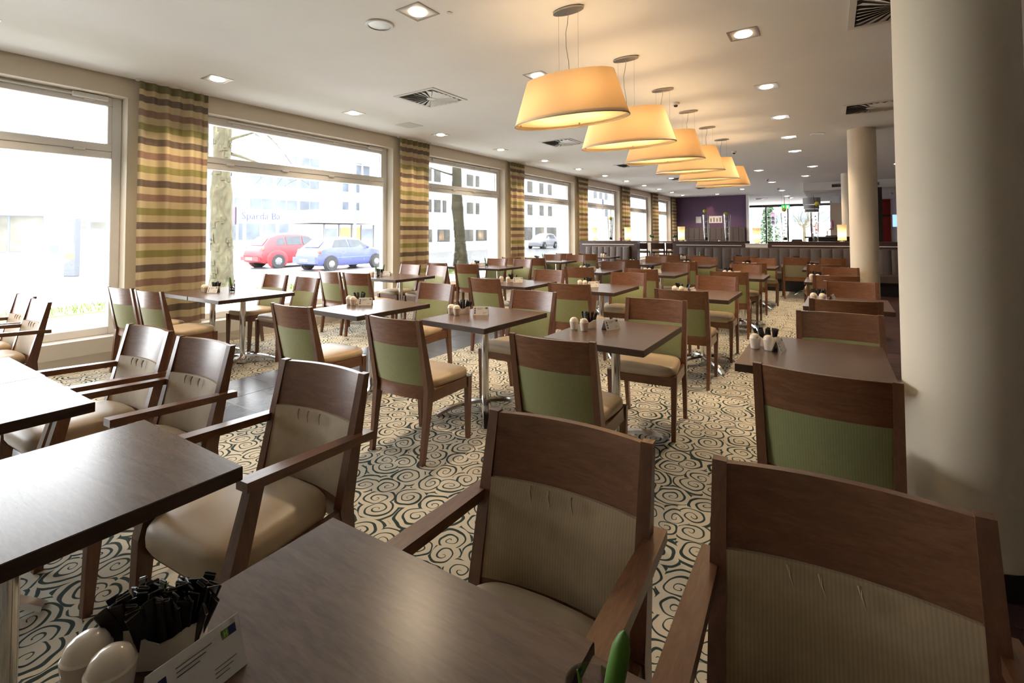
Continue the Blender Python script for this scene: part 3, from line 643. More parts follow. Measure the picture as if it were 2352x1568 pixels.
def sticks(pos, rz, n, near, where):
    px, py, pz = pos
    if near:
        for i in range(n):
            u = random.uniform(-0.042, 0.042); v = random.uniform(-0.010, 0.010); s = link('sugar_sachet', stick_me)
            s.location = (px + u * math.cos(rz) - v * math.sin(rz), py + u * math.sin(rz) + v * math.cos(rz), pz + random.uniform(0.009, 0.022))
            s.rotation_euler = (random.uniform(-0.22, 0.22), u * 6.5 + random.uniform(-0.22, 0.22), rz + random.uniform(-0.9, 0.9))
            tag(s, 'slim black sugar sachet standing in the pot on the %s' % where, 'sachet', 'black sachets on the %s' % where)
            if i % 2 == 0: link('print', band_me, s)
    else:
        m = MB()
        for i in range(n):
            u = random.uniform(-0.042, 0.042); v = random.uniform(-0.010, 0.010); tl = u * 5.0 + random.uniform(-0.1, 0.1); h = random.uniform(0.085, 0.105); w_ = 0.0065
            c, s_ = math.cos(rz), math.sin(rz)
            q = [(u - w_, v - 0.002, 0.01), (u + w_, v - 0.002, 0.01), (u + w_, v + 0.002, 0.01), (u - w_, v + 0.002, 0.01)]
            q2 = [(a_ + math.sin(tl) * h, b_ + random.uniform(-0.004, 0.004), 0.01 + h * math.cos(tl)) for a_, b_, _ in q]
            m.loft([[(a_ * c - b_ * s_, a_ * s_ + b_ * c, z) for a_, b_, z in rr] for rr in (q, q2)])
        tag(m.build('sugar_sachets', 'black_paper', None, False, pos), 'bundle of black sugar sachets in the pot on the %s' % where, 'sachets', 'bundles of black sachets', 'stuff')
def make_card():
    t = thing('tent_card', 'x', 'card'); W, D, H = 0.062, 0.026, 0.066
    for s in (-1, 1):
        MB().loft([[(-W, s * D, 0), (W, s * D, 0), (W, s * (D - 0.001), 0), (-W, s * (D - 0.001), 0)], [(-W, s * 0.0006, H), (W, s * 0.0006, H), (W, -s * 0.0003, H), (-W, -s * 0.0003, H)]]).build('panel', 'paper', t)
        def pt(u, v, e=0.0006):   # u along the card, v up the slope
            return (u * -s, s * (D + (0.0006 - D) * v / H + e), v + e * 0.4)
        def pr_(u0, u1, v0, v1, m, nm, e=0.0006): MB().quad(pt(u0, v0, e), pt(u1, v0, e), pt(u1, v1, e), pt(u0, v1, e)).build(nm, m, t)
        for k in range(3): pr_(-0.050, -0.040, 0.010 + 0.016 * k, 0.021 + 0.016 * k, 'ink_blue', 'blue_square')
        pr_(0.034, 0.044, 0.047, 0.058, 'logo_green', 'logo'); pr_(0.044, 0.055, 0.047, 0.058, 'ink_blue', 'logo')
        pr_(0.037, 0.0385, 0.049, 0.056, 'logo_light', 'logo_letter', 0.0012); pr_(0.0405, 0.042, 0.049, 0.056, 'logo_light', 'logo_letter', 0.0012); pr_(0.0385, 0.0405, 0.0518, 0.0532, 'logo_light', 'logo_letter', 0.0012)
        for k in range(3): pr_(-0.028, 0.020 - 0.009 * k, 0.052 - 0.005 * k, 0.0535 - 0.005 * k, 'ink_grey', 'print_line')
        for k in range(3): pr_(0.018, 0.050 - 0.006 * k, 0.020 - 0.005 * k, 0.0212 - 0.005 * k, 'ink_grey', 'print_line')
    return t
CARD = Proto(make_card())
NUM = {False: 'left', True: 'right'}
def setting(key, sh=(-0.265, -0.08), gap=0.068, pot=(-0.22, 0.02), card=(-0.07, 0.06), cang=0.0, near=False, pang=0.0):
    wz = SHORT[key]; a_ = TABLES[key][2]
    for k in range(2):
        SHK.put(on(key, sh[0] + gap * k, sh[1] - 0.008 * k), random.uniform(0, 3), 'cream ceramic shaker %s on the %s' % (('at the table edge', 'next to the sachet pot')[k], wz), 'ceramic shakers on the %s' % wz)
    p_ = on(key, *pot); POT.put(p_, a_ + pang, 'cream ceramic pot for sugar sachets on the %s' % wz, 'sachet pots')
    sticks(p_, a_ + pang, 26 if near == 2 else (12 if near else 22), bool(near), wz)
    if card: CARD.put(on(key, *card), a_ + cang, 'folded white tent card on the %s' % wz, 'tent cards')
setting('A1', (-0.265, -0.075), 0.078, (-0.205, 0.025), (-0.06, 0.065), 1.15, 1, 0.25)
setting('B1', (-0.275, -0.095), 0.066, (-0.225, -0.005), (-0.07, 0.03), 0.55, 1, 0.25)
setting('C1', (-0.275, -0.04), 0.07, (-0.235, 0.055), (-0.13, 0.03), 0.65, 1, 0.3)
setting('W12', (0.0, -0.10), 0.06, (0.06, 0.0), (0.16, -0.07), 0.45, 0, 0.3)
setting('R1', (-0.275, -0.005), 0.068, (-0.225, 0.09), (-0.16, 0.0), 1.45, 1, 0.1)
setting('A2', (-0.26, -0.12), 0.07, (-0.20, -0.02), (-0.10, -0.04), 1.4, 1, 0.1)
setting('B2', (-0.27, -0.02), 0.07, (-0.21, 0.07), (-0.12, 0.03), 0.8, 1, 0.2)
setting('C2', (-0.27, -0.05), 0.11, (-0.17, 0.05), (-0.08, 0.06), 0.5, 1, 0.2)
setting('W22', (0.12, -0.14), 0.06, (0.22, -0.06), (0.27, 0.06), 0.4, 0, 0.3)
setting('R2', (-0.255, -0.03), 0.07, (-0.21, 0.08), (-0.11, 0.05), 1.4, 0, 0.1)
for k_ in ('A3', 'B3', 'C3', 'R3', 'A4', 'B4', 'C4', 'R4', 'L1', 'L2', 'L3'): setting(k_, (-0.24 + random.uniform(-0.02, 0.02), -0.04), 0.07, (-0.20, 0.06), (-0.08, 0.04), random.uniform(0.6, 1.4), 0, 0.1)
setting('W32', (0.05, -0.06), 0.07, (0.09, 0.05), (0.2, 0.08), 0.5); setting('W42', (0.02, -0.05), 0.07, (0.08, 0.05), None); setting('H1', (-0.1, 0.1), 0.07, (-0.05, 0.2), None)
# the foreground set
SHK.put((-0.893, 0.248, TH), 0.2, 'cream ceramic shaker at the table edge on the foreground table', 'ceramic shakers on the foreground table')
SHK.put((-0.835, 0.258, TH), 0.9, 'cream ceramic shaker next to the tent card on the foreground table', 'ceramic shakers on the foreground table')
POT.put((-0.862, 0.335, TH), 0.72, 'cream ceramic pot for sugar sachets on the foreground table', 'sachet pots')
sticks((-0.862, 0.335, TH), 0.72, 64, True, 'foreground table')
CARD.put((-0.770, 0.335, TH), PI / 2 + 0.08, 'folded white tent card on the foreground table', 'tent cards')

# small glasses with a green shoot
def make_glass():
    t = thing('plant_glass', 'x', 'plant glass')
    MB().lathe([(0.030, 0), (0.031, 0.004), (0.033, 0.095), (0.031, 0.095), (0.029, 0.008), (0.002, 0.008)], 24).build('glass', 'vaseglass', t, True)
    MB().lathe([(0.026, 0.009), (0.027, 0.026), (0.018, 0.032), (0.004, 0.034)], 14).build('moss', 'moss', t, True)
    MB().tube([(0.010, 0, 0.03), (0.020, 0, 0.07), (0.030, 0, 0.12), (0.036, 0, 0.15), (0.039, 0, 0.164), (0.040, 0, 0.171)], [0.007, 0.0105, 0.0120, 0.0110, 0.007, 0.001], 12).build('shoot', 'leaf', t, True)
    MB().tube([(0, 0.004, 0.03), (-0.012, 0.008, 0.07), (-0.02, 0.01, 0.10)], [0.004, 0.004, 0.001], 8).build('shoot', 'leaf', t, True)
    m = MB()
    for k in range(5): m.ico((0.014 * math.cos(k * 1.3), 0.014 * math.sin(k * 1.3), 0.042 + 0.008 * (k % 3)), 0.011, 7, 4, 1, 0.8, 0.6)
    m.build('bloom', 'candle', t, True)
    return t
GLS = Proto(make_glass())
GLS.put((-0.255, 0.556, TH), 0.25, 'small glass with a green shoot on the foreground table', 'plant glasses')
for key, dx, dy in (('W11', -0.33, 0.05), ('W21', -0.29, -0.19), ('W31', -0.31, 0.05), ('W41', -0.31, -0.05), ('H2', 0.33, 0.15), ('L1', 0.22, 0.25), ('W22', 0.17, 0.05)):
    GLS.put(on(key, dx, dy), dx * 9, {'W11': 'small glass with a green shoot on the window table, first row', 'W21': 'small glass with a green shoot on the inner window table, second row', 'W31': 'small glass with a green shoot on the window table, third row',
            'W41': 'small glass with a green shoot on the window table, fourth row', 'H2': 'small glass with a green shoot before the small banquette', 'L1': 'small glass with a green shoot before the long banquette', 'W22': 'small glass with a green shoot beside the sachet pot, window table second row'}[key], 'plant glasses')

# ------------------------------------------------------------------ ceiling: pendants, downlights, vents
def make_pendant():
    t = thing('pendant_lamp', 'x', 'pendant lamp'); AX, AY, BX, BY, ZB, ZT = 0.49, 0.22, 0.375, 0.165, 2.268, 2.622; n = 72
    def el(ax, ay, z): return [(ax * math.cos(2 * PI * j / n), ay * math.sin(2 * PI * j / n), z) for j in range(n)]
    sh = MB().loft([el(AX, AY, ZB), el((AX + BX) / 2, (AY + BY) / 2, (ZB + ZT) / 2), el(BX, BY, ZT)], cap=False).build('shade', 'shade', t, True)
    MB().loft([el(AX + 0.0025, AY + 0.0025, ZB - 0.002), el(AX + 0.0025, AY + 0.0025, ZB + 0.006), el(AX - 0.003, AY - 0.003, ZB + 0.006), el(AX - 0.003, AY - 0.003, ZB - 0.002), el(AX + 0.0025, AY + 0.0025, ZB - 0.002)], cap=False).build('rim', 'steel', sh, True)
    d = MB().loft([el(AX - 0.012, AY - 0.012, ZB + 0.026), el(AX - 0.012, AY - 0.012, ZB + 0.029)]).build('diffuser', 'diffuser', t)
    for x, y in ((AX - 0.04, 0), (-AX + 0.04, 0), (0, AY - 0.035), (0, -AY + 0.035)): MB().cyl((x, y), 0.007, ZB + 0.012, ZB + 0.027, 10).build('bolt', 'steel', d)
    MB().lathe([(0.132, ZC - 0.020), (0.132, ZC - 0.006), (0.120, ZC)], 40, (0, 0, 0), 1, 0.46).build('canopy', 'steel', t, True)
    for s in (-1, 1): MB().tube([(s * 0.085, 0, ZC - 0.018), (s * 0.085, 0, ZT - 0.06)], 0.0011, 5).build('wire', 'steel', t)
    MB().tube([(0, 0, ZC - 0.018), (0, 0, ZC - 0.05), (-0.012, 0.01, ZC - 0.11), (-0.028, 0.01, ZC - 0.18), (-0.02, 0, ZC - 0.30), (0.0, 0, ZC - 0.42), (0.01, 0, ZT - 0.05)], 0.003, 6).build('cord', 'steel', t, True)
    MB().tube([(-BX + 0.005, 0, ZT - 0.055), (BX - 0.005, 0, ZT - 0.055)], 0.005, 6).build('cross_bar', 'steel', t)
    for s in (-1, 1): light('bulb', 'POINT', PEND_W, (1.0, 0.72, 0.42), t, (s * 0.16, 0, 2.44), shadow_soft_size=0.06)
    return t
PEN = Proto(make_pendant())
ordn = ['first', 'second', 'third', 'fourth', 'fifth', 'sixth']
for i in range(6): PEN.put((-1.70, 3.385 + 1.288 * i, 0), 0, 'cream oval pendant lamp, %s in the row counted from the armchairs' % ordn[i], 'oval pendant lamps')

def make_down():
    t = thing('downlight', 'x', 'downlight'); s0, s1, z0 = 0.123, 0.102, ZC - 0.004
    m = MB()
    for (x0, x1, y0, y1) in ((-s0, s0, -s0, -s1), (-s0, s0, s1, s0), (-s0, -s1, -s1, s1), (s1, s0, -s1, s1)): m.box(x0, x1, y0, y1, z0, ZC + 0.001)
    m.build('frame', 'steel', t)
    MB().box(-s1, s1, -s1, s1, ZC - 0.002, ZC - 0.0005).build('reflector', 'reflector', t)
    MB().lathe([(0.071, ZC - 0.0025), (0.070, ZC - 0.010), (0.058, ZC - 0.016), (0.02, ZC - 0.018)], 28).build('lamp', 'lamp', t, True)
    light('bulb', 'SPOT', DOWN_W, (1.0, 0.76, 0.50), t, (0, 0, ZC - 0.024), spot_size=2.1, spot_blend=0.6, shadow_soft_size=0.07)
    return t
DWN = Proto(make_down())
def down(x, y, lb, g, out=False):
    o = DWN.put((x, y, 0), 0, lb, g)
    if out:                                   # only a corner of this fixture shows at the edge of the picture
        for c in o.children:
            if c.type == 'LIGHT': c.name = 'downlight_bulb_offscreen'
ORD = 'first second third fourth fifth sixth seventh eighth ninth tenth eleventh twelfth thirteenth'.split()
for k in range(12): down(-5.80, 2.67 + 1.885 * k, '%s square ceiling downlight from the armchair end in the row along the windows' % ORD[k + 1], 'downlights along the windows')
down(-5.78, 0.81, 'first square ceiling downlight from the armchair end in the row along the windows', 'downlights along the windows', True)
for k in range(2): down(-2.72, 2.75 + 1.885 * k, '%s square ceiling downlight from the armchair end, row on the window side of the pendants' % ORD[k], 'downlights over the table rows')
for k in (0, 1, 2, 3, 4, 7): down(-0.615, 4.70 + 1.87 * k, '%s square ceiling downlight from the armchair end, row between pendants and columns' % ORD[k], 'downlights near the columns')
down(1.50, 16.02, 'square ceiling downlight showing past the edge of the large cream column', 'downlights behind the columns')
for x, y in ((-1.68, 15.4), (-1.70, 19.3), (-1.70, 23.4), (-1.75, 27.2), (-1.69, 28.68), (-3.89, 32.67), (-2.99, 21.64), (-0.37, 15.32), (-4.3, 15.9), (-4.35, 23.8), (-0.21, 31.42)): down(x, y, 'square recessed downlight in the ceiling beyond the banquettes', 'downlights beyond the banquettes')

def make_vent():
    t = thing('ceiling_vent', 'x', 'vent'); s0, s1 = 0.34, 0.292; m = MB()
    for (x0, x1, y0, y1) in ((-s0, s0, -s0, -s1), (-s0, s0, s1, s0), (-s0, -s1, -s1, s1), (s1, s0, -s1, s1)): m.box(x0, x1, y0, y1, ZC - 0.008, ZC)
    m.build('frame', 'plastic', t)
    MB().add([(x, y, z) for z in (ZC, ZC + 0.119) for x, y in ((-s1, -s1), (s1, -s1), (s1, s1), (-s1, s1))], [(4, 5, 6, 7), (0, 1, 5, 4), (1, 2, 6, 5), (2, 3, 7, 6), (3, 0, 4, 7)]).build('duct', 'vent_dark', t)
    MB().lathe([(0.055, ZC - 0.014), (0.058, ZC - 0.010), (0.058, ZC - 0.003)], 24).build('hub', 'plastic', t, True)
    n = 24
    for k in range(n):
        q = 2 * PI * (k + 0.5) / n; c, s_ = math.cos(q), math.sin(q); R = 0.286 / max(abs(c), abs(s_)); wi, wo = 0.007, R * PI / n * 1.0
        MB().add([(c * 0.055 - s_ * wi, s_ * 0.055 + c * wi, ZC - 0.011), (c * 0.055 + s_ * wi, s_ * 0.055 - c * wi, ZC - 0.004),
                  (min(max(c * R + s_ * wo, -0.29), 0.29), min(max(s_ * R - c * wo, -0.29), 0.29), ZC - 0.004), (min(max(c * R - s_ * wo, -0.29), 0.29), min(max(s_ * R + c * wo, -0.29), 0.29), ZC - 0.024)],
                 [(0, 1, 2, 3)]).build('vane', 'plastic', t)
    return t
VNT = Proto(make_vent())
for x, y, lb in VENTS:
    VNT.put((x, y, 0), 0, lb, 'swirl ceiling vents')
sp = thing('ceiling_speaker', 'round flush ceiling loudspeaker beside the nearest downlight', 'speaker', (-3.16, 2.74, 0))
MB().lathe([(0.118, ZC - 0.004), (0.112, ZC - 0.012), (0.094, ZC - 0.012), (0.092, ZC - 0.002)], 40).build('rim', 'plastic', sp, True); MB().cyl((0, 0), 0.092, ZC - 0.006, ZC - 0.001, 40).build('grille', 'steel', sp)
sp = thing('ceiling_speaker', 'round flush ceiling loudspeaker between the right downlights and the second column', 'speaker', (-0.16, 10.27, 0))
MB().lathe([(0.118, ZC - 0.004), (0.112, ZC - 0.012), (0.094, ZC - 0.012), (0.092, ZC - 0.002)], 40).build('rim', 'plastic', sp, True); MB().cyl((0, 0), 0.092, ZC - 0.006, ZC - 0.001, 40).build('grille', 'plastic', sp)
tag(MB().cbox(-5.87, -5.55, 5.42, 5.74, ZC - 0.004, ZC, 0.001).build('access_hatch', 'sill'), 'plain square access hatch in the ceiling near the second curtain', 'hatch')
tag(MB().lathe([(0.022, ZC - 0.006), (0.018, ZC)], 16, (-2.52, 2.90, 0)).build('ceiling_button', 'plastic'), 'tiny round white button on the ceiling by the nearest downlight', 'ceiling fitting')
def make_smoke():
    t = thing('smoke_detector', 'x', 'smoke detector')
    MB().lathe([(0.050, ZC), (0.052, ZC - 0.012), (0.046, ZC - 0.030), (0.034, ZC - 0.036)], 24).build('base', 'plastic', t, True)
    MB().lathe([(0.024, ZC - 0.035), (0.026, ZC - 0.052), (0.018, ZC - 0.058)], 20).build('sensor', 'gap', t, True); return t
SMK = Proto(make_smoke())
for y, lb in ((6.68, 'white smoke detector between the third and fourth pendant'), (11.45, 'white smoke detector beyond the last pendant'), (18.1, 'white smoke detector on the ceiling beyond the banquette'), (22.1, 'white smoke detector on the ceiling near the lobby'), (28.3, 'white smoke detector on the lobby ceiling')):
    SMK.put((-1.73, y, 0), 0, lb, 'smoke detectors')

# ------------------------------------------------------------------ dividers and banquettes
YD = 13.38
def banquette(x0, x1, n, label):
    t = thing('banquette', label, 'banquette', ((x0 + x1) / 2, 12.86, 0)); L = x1 - x0; wch = L / n
    MB().box(-L / 2 + 0.02, L / 2 - 0.02, 0.10, 0.5, 0, 0.27).build('plinth', 'black', t)
    MB().cbox(-L / 2, L / 2, 0.0, 0.46, 0.27, 0.46, 0.03).build('seat', 'banq', t, True)
    rings = []
    for k in range(7):
        u = -1 + 2 * k / 6; b = 0.022 * (1 - u ** 4); x = u * (wch / 2 - 0.0025)
        rings.append([(x, 0.36 - b, 0.44), (x, 0.405 - b, 0.92), (x, 0.415 - b * 0.8, 0.985), (x, 0.445, 1.005), (x, 0.515, 1.005), (x, 0.515, 0.44)])
    me = MB().loft(rings).mesh('back_channel', 'banq', True)
    for k in range(n): link('back_channel', me, t, (-L / 2 + wch * (k + 0.5), 0, 0))
    return t
banquette(-6.14, -4.80, 7, 'short brown-grey channelled banquette beside the window curtain')
banquette(-3.40, 1.30, 22, 'long brown-grey channelled banquette across the back of the dining rows')
def divider(x0, x1, h, label, m='darkwood', strip=True):
    t = thing('divider_wall', label, 'divider', ((x0 + x1) / 2, YD, 0)); L = x1 - x0
    MB().cbox(-L / 2, L / 2, 0, 0.24, 0, h - 0.02, 0.004).build('panel', m, t)
    MB().cbox(-L / 2 - 0.01, L / 2 + 0.01, -0.012, 0.252, h - 0.02, h, 0.004).build('top_board', m, t)
    if strip: MB().box(-L / 2 + 0.09, L / 2 - 0.09, -0.010, 0.002, 1.045, 1.062).build('metal_strip', 'strip', t)
divider(-6.40, -4.60, 1.158, 'low dark wood divider behind the short banquette')
divider(-3.60, -1.80, 1.158, 'low dark wood divider behind the long banquette carrying two tall vases')
divider(-1.80, -1.30, 1.105, 'low pale grey divider section between two dark wood dividers', 'sill', False)
divider(-1.30, 1.5, 1.158, 'low dark wood divider behind the long banquette next to the columns')
def table_lamp(x, z, label):
    t = thing('table_lamp', label, 'lamp', (x, YD + 0.12, z), group='lit parchment lamps on the dividers')
    MB().lathe([(0.055, 0), (0.05, 0.012), (0.012, 0.014), (0.010, 0.05)], 20).build('base', 'steel', t, True)
    MB().lathe([(0.090, 0.03), (0.086, 0.10), (0.086, 0.22), (0.092, 0.32), (0.096, 0.395)], 28, cap=False).build('lamp_shade', 'tablelamp', t, True)
    light('bulb', 'POINT', 1.3, (1.0, 0.70, 0.40), t, (0, 0, 0.17), shadow_soft_size=0.03)
for x, z, lb in ((-5.97, 1.158, 'lit parchment table lamp beside the glowing curtain'), (-4.92, 1.158, 'lit parchment table lamp on the free end of the short divider'), (-3.40, 1.158, 'lit parchment table lamp in front of the purple wall'),
                 (-1.56, 1.105, 'lit parchment table lamp on the pale divider section'), (0.22, 1.158, 'lit parchment table lamp touching the round column')): table_lamp(x, z, lb)
def vase(x, label, ball, seed, glass=True, tall=2.2):
    rnd = random.Random(seed); t = thing('vase_arrangement', label, 'vase', (x, YD + 0.12, 1.158), group='tall glass vases on the dividers')
    if glass: MB().lathe([(0.052, 0), (0.054, 0.01), (0.070, 0.35), (0.088, 0.70), (0.084, 0.70), (0.066, 0.35), (0.050, 0.03), (0.004, 0.03)], 28).build('glass', 'vaseglass', t, True)
    MB().lathe([(0.046, 0.032), (0.050, 0.08), (0.035, 0.10), (0.005, 0.105)], 14).build('moss', 'moss', t, True)
    MB().tube([(0.0, 0, 0.08), (0.01, 0, 0.5), (-0.005 + 0.02 * rnd.random(), 0, 0.9), (0.03 * rnd.uniform(-1, 1), 0, tall - 1.158)], [0.007, 0.006, 0.006, 0.005], 6).build('branch', 'branch', t, True)
    MB().tube([(0.02, 0.01, 0.08), (0.03, 0.01, 0.4), (0.02, 0, 0.62)], 0.005, 6).build('branch', 'branch', t, True)
    for k in range(7):
        q = rnd.uniform(0, 6.3); r_ = 0.028; MB().ico((r_ * math.cos(q), r_ * math.sin(q), 0.12 + k * 0.08), 0.024, 7, 4, 1, 0.7, 0.55).build('bloom' if k % 2 else 'leaf', 'petal' if k % 2 else 'leaf_dark', t, True)
    if ball: MB().ico((ball[0], 0, ball[1]), 0.052, 20, 12).build('ball', 'ball', t, True)
vase(-2.76, 'tall flared glass vase nearer the lamp, yellow-green ball above its rim', (-0.02, 0.80), 1, True, 2.05)
vase(-2.24, 'tall flared glass vase with a long upright stick and sunken ball', (-0.03, 0.71), 2, True, 2.2)
vase(-0.93, 'tall glass vase with blossoms before the lobby windows, ball beside stick', (-0.01, 0.78), 3, True, 2.25)
vase(-0.30, 'tall glass vase with leaning branch nearest the round column', (0.04, 0.90), 4, True, 2.25)
vase(-5.44, 'orchid spray on the short divider with a yellow-green ball', (0.0, 0.66), 5, True, 2.1)
mb_ = thing('menu_stand', 'dark slanted menu block on the divider between the vases', 'menu stand', (-0.68, YD + 0.12, 1.158))
MB().prism([(-0.12, 0), (0.12, 0), (0.10, 0.055), (-0.10, 0.055)], 'y', -0.05, 0.05).build('block', 'darkwood', mb_)
for k in range(4): MB().box(-0.08 + k * 0.045, -0.05 + k * 0.045, -0.056, -0.05, 0.006, 0.045).build('menu', 'gap', mb_)
tag(MB().cbox(-1.80, -1.71, YD + 0.06, YD + 0.16, 1.105, 1.165, 0.004).build('till_box', 'black'), 'small black box on the pale divider section', 'box')

# high table, stools and small pots behind the gap
def high_table(x0, x1, y, label):
    t = thing('high_table', label, 'table', ((x0 + x1) / 2, y, 0)); L = x1 - x0
    MB().cbox(-L / 2, L / 2, -0.3, 0.3, 1.075, 1.11, 0.004).build('tabletop', 'darkwood', t)
    for s in (-1, 1):
        MB().cyl((s * L * 0.35, 0), 0.035, 0.02, 1.075, 16).build('leg', 'chrome', t, True); MB().cyl((s * L * 0.35, 0), 0.22, 0, 0.022, 28).build('foot_plate', 'chrome', t, True)
high_table(-5.75, -3.85, 15.80, 'dark high table behind the gap in the dividers'); high_table(-5.4, -3.5, 21.0, 'dark high table in front of the purple wall')
def make_stool():
    t = thing('bar_chair', 'x', 'bar chair')
    for s in (-1, 1):
        MB().bar([(s * 0.20, 0.20, 0), (s * 0.19, 0.17, 0.78)], 0.035, 0.035).build('leg', 'darkwood', t)
        MB().bar([(s * 0.20, -0.22, 0), (s * 0.19, -0.19, 0.78), (s * 0.19, -0.24, 1.08)], [0.035, 0.038, 0.03], [0.035, 0.045, 0.03]).build('leg', 'darkwood', t)
    MB().box(-0.19, 0.19, 0.17, 0.2, 0.28, 0.31).build('footrest', 'steel', t); cushion(0.44, 0.40, -0.2, 0.22, 0.76, 0.83).build('seat', 'banq', t, True)
    rings = []
    for i in range(9):
        u = -1 + i / 4; b = -0.05 * (1 - u * u); rings.append([(0.2 * u, -0.20 + b, 0.88), (0.2 * u, -0.235 + b, 1.07), (0.2 * u, -0.255 + b, 1.07), (0.2 * u, -0.22 + b, 0.88)])
    MB().loft(rings).build('backrest', 'darkwood', t, True); return t
STL = Proto(make_stool())
for x, y, lb in ((-4.98, 15.0, 'dark bar chair at the high table, next to the short divider'), (-4.50, 15.15, 'dark bar chair in the middle of the gap between dividers'), (-4.08, 15.3, 'dark bar chair at the high table, next to the long divider')): STL.put((x, y, 0), 0.1, lb, 'bar chairs at the high table')
def pot_plant(x, y, z, label):
    t = thing('potted_plant', label, 'potted plant', (x, y, z)); MB().lathe([(0.035, 0), (0.05, 0.12), (0.046, 0.12), (0.04, 0.1), (0.003, 0.1)], 18).build('pot', 'stone', t, True)
    rnd = random.Random(int(x * 100)); m = MB()
    for k in range(16): m.ico((rnd.uniform(-0.045, 0.045), rnd.uniform(-0.045, 0.045), 0.13 + rnd.uniform(0, 0.06)), 0.028, 6, 4)
    m.build('foliage', 'leaf_dark', t, True)
pot_plant(-4.90, 15.70, 1.11, 'small green plant in a pale pot on the high table'); pot_plant(-4.16, 15.75, 1.11, 'small green plant in a pale pot by the lit lamp before the curtain corner')
def candle(x, y, z, label): tag(MB().lathe([(0.03, 0), (0.033, 0.09), (0.029, 0.09), (0.027, 0.06), (0.002, 0.06)], 18, (x, y, z)).build('tealight_glass', 'candle', None, True), label, 'candle glass')
candle(-3.98, 15.6, 1.11, 'purple candle glass on the high table'); candle(-5.12, YD + 0.1, 1.158, 'purple candle glass beside the lamp on the short divider')
# end-wall banquette, notices, spot on the purple wall
eb = thing('banquette', 'tall-backed channelled banquette along the purple wall', 'banquette', (-4.95, YEND - 0.62, 0))
MB().cbox(-1.45, 1.6, 0, 0.5, 0, 0.48, 0.02).build('seat', 'banq', eb)
me_ = MB().cbox(-0.13, 0.13, 0.46, 0.60, 0.46, 1.63, 0.02).mesh('back_channel', 'banq')
for k in range(12): link('back_channel', me_, eb, (-1.45 + 3.05 * (k + 0.5) / 12, 0, 0))
nb = thing('notice_board', 'white notice panel with a purple stripe on the purple wall', 'notice board', (-4.72, YEND - 0.012, 2.02))
MB().box(-0.30, 0.36, -0.01, 0.012, -0.17, 0.17).build('board', 'paper', nb); MB().box(-0.36, -0.26, -0.013, 0.012, -0.17, 0.17).build('stripe', 'purple', nb)
for k in range(4): MB().box(-0.18 + 0.14 * k, -0.12 + 0.14 * k, -0.012, -0.010, -0.12, 0.06 + 0.03 * (k % 2)).build('print', 'ink_grey', nb)
tag(MB().box(-5.58, -5.32, YEND - 0.02, YEND, 1.86, 2.18).build('wall_poster', 'sill'), 'small pale poster on the purple wall behind the left vase', 'poster')
sl = thing('wall_spotlight', 'small ceiling spotlight aimed at the purple wall', 'spotlight', (-4.90, 24.66, 0))
MB().lathe([(0.05, ZC), (0.05, ZC - 0.012)], 20).build('rim', 'steel', sl, True)
so = light('bulb', 'SPOT', 20, (1.0, 0.50, 0.24), sl, (0, 0, ZC - 0.02), spot_size=0.85, spot_blend=0.8, shadow_soft_size=0.03); so.rotation_euler = (math.radians(14), 0, 0)

# ------------------------------------------------------------------ lobby
gv = thing('vent_grille', 'dark slotted grille in the dropped ceiling front', 'vent', (0.75, 20.5, 3.03)); MB().box(-0.68, 0.68, 0.27, 0.30, -0.055, 0.055).build('duct', 'vent_dark', gv)
for k in range(5): MB().box(-0.68, 0.68, -0.018, -0.010, -0.05 + 0.024 * k, -0.046 + 0.024 * k).build('slat', 'greyframe', gv)
ex = thing('exit_sign', 'hanging green emergency exit sign in the lobby', 'exit sign', (-1.68, 25.0, 2.53))
MB().box(-0.16, 0.16, -0.015, 0.015, -0.085, 0.085).build('panel', 'exit_green', ex)
MB().prism([(-0.10, 0.0), (-0.085, 0.0), (-0.085, 0.06), (-0.055, 0.06), (-0.055, 0.0), (-0.04, 0.0), (-0.07, -0.055)], 'y', -0.018, -0.015).build('arrow', 'exit_white', ex)
MB().prism([(0.04, -0.06), (0.12, -0.06), (0.12, 0.065), (0.04, 0.065)], 'y', -0.018, -0.015).build('doorway', 'exit_white', ex)
for s in (-1, 1): MB().tube([(s * 0.15, 0, 0.085), (s * 0.15, 0, ZC - 2.53)], 0.004, 6).build('wire', 'steel', ex)
def drum(x, y, zc, rr, label):
    t = thing('drum_lamp', label, 'pendant lamp', (x, y, 0), group='silver drum lamps')
    MB().lathe([(rr, zc - 0.13), (rr, zc + 0.13)], 36, cap=False).build('shade', 'drum', t, True); MB().lathe([(rr - 0.01, zc - 0.125), (rr - 0.01, zc - 0.12)], 36).build('diffuser', 'plastic', t)
    MB().tube([(0, 0, zc - 0.12), (0, 0, 2.885)], 0.006, 6).build('rod', 'steel', t)
drum(-0.58, 21.6, 2.56, 0.29, 'silver drum lamp nearest the banquette under the dropped ceiling'); drum(-0.66, 24.2, 2.50, 0.29, 'silver drum lamp second in the row under the dropped ceiling')
drum(-0.72, 26.8, 2.46, 0.29, 'silver drum lamp last in the row under the dropped ceiling'); drum(0.36, 21.6, 2.60, 0.29, 'silver drum lamp partly behind the far column')
ct = thing('bar_counter', 'dark bar counter beyond the long banquette', 'counter', (-0.10, 15.9, 0))
MB().cbox(-0.42, 0.62, -0.25, 0.25, 0, 1.22, 0.01).build('front', 'cabinet', ct); MB().cbox(-0.50, 0.66, -0.3, 0.3, 1.22, 1.26, 0.006).build('worktop', 'black', ct)
bt = thing('beer_tap', 'chrome beer tap with handles on the bar counter', 'beer tap', (0.02, 15.85, 1.26))
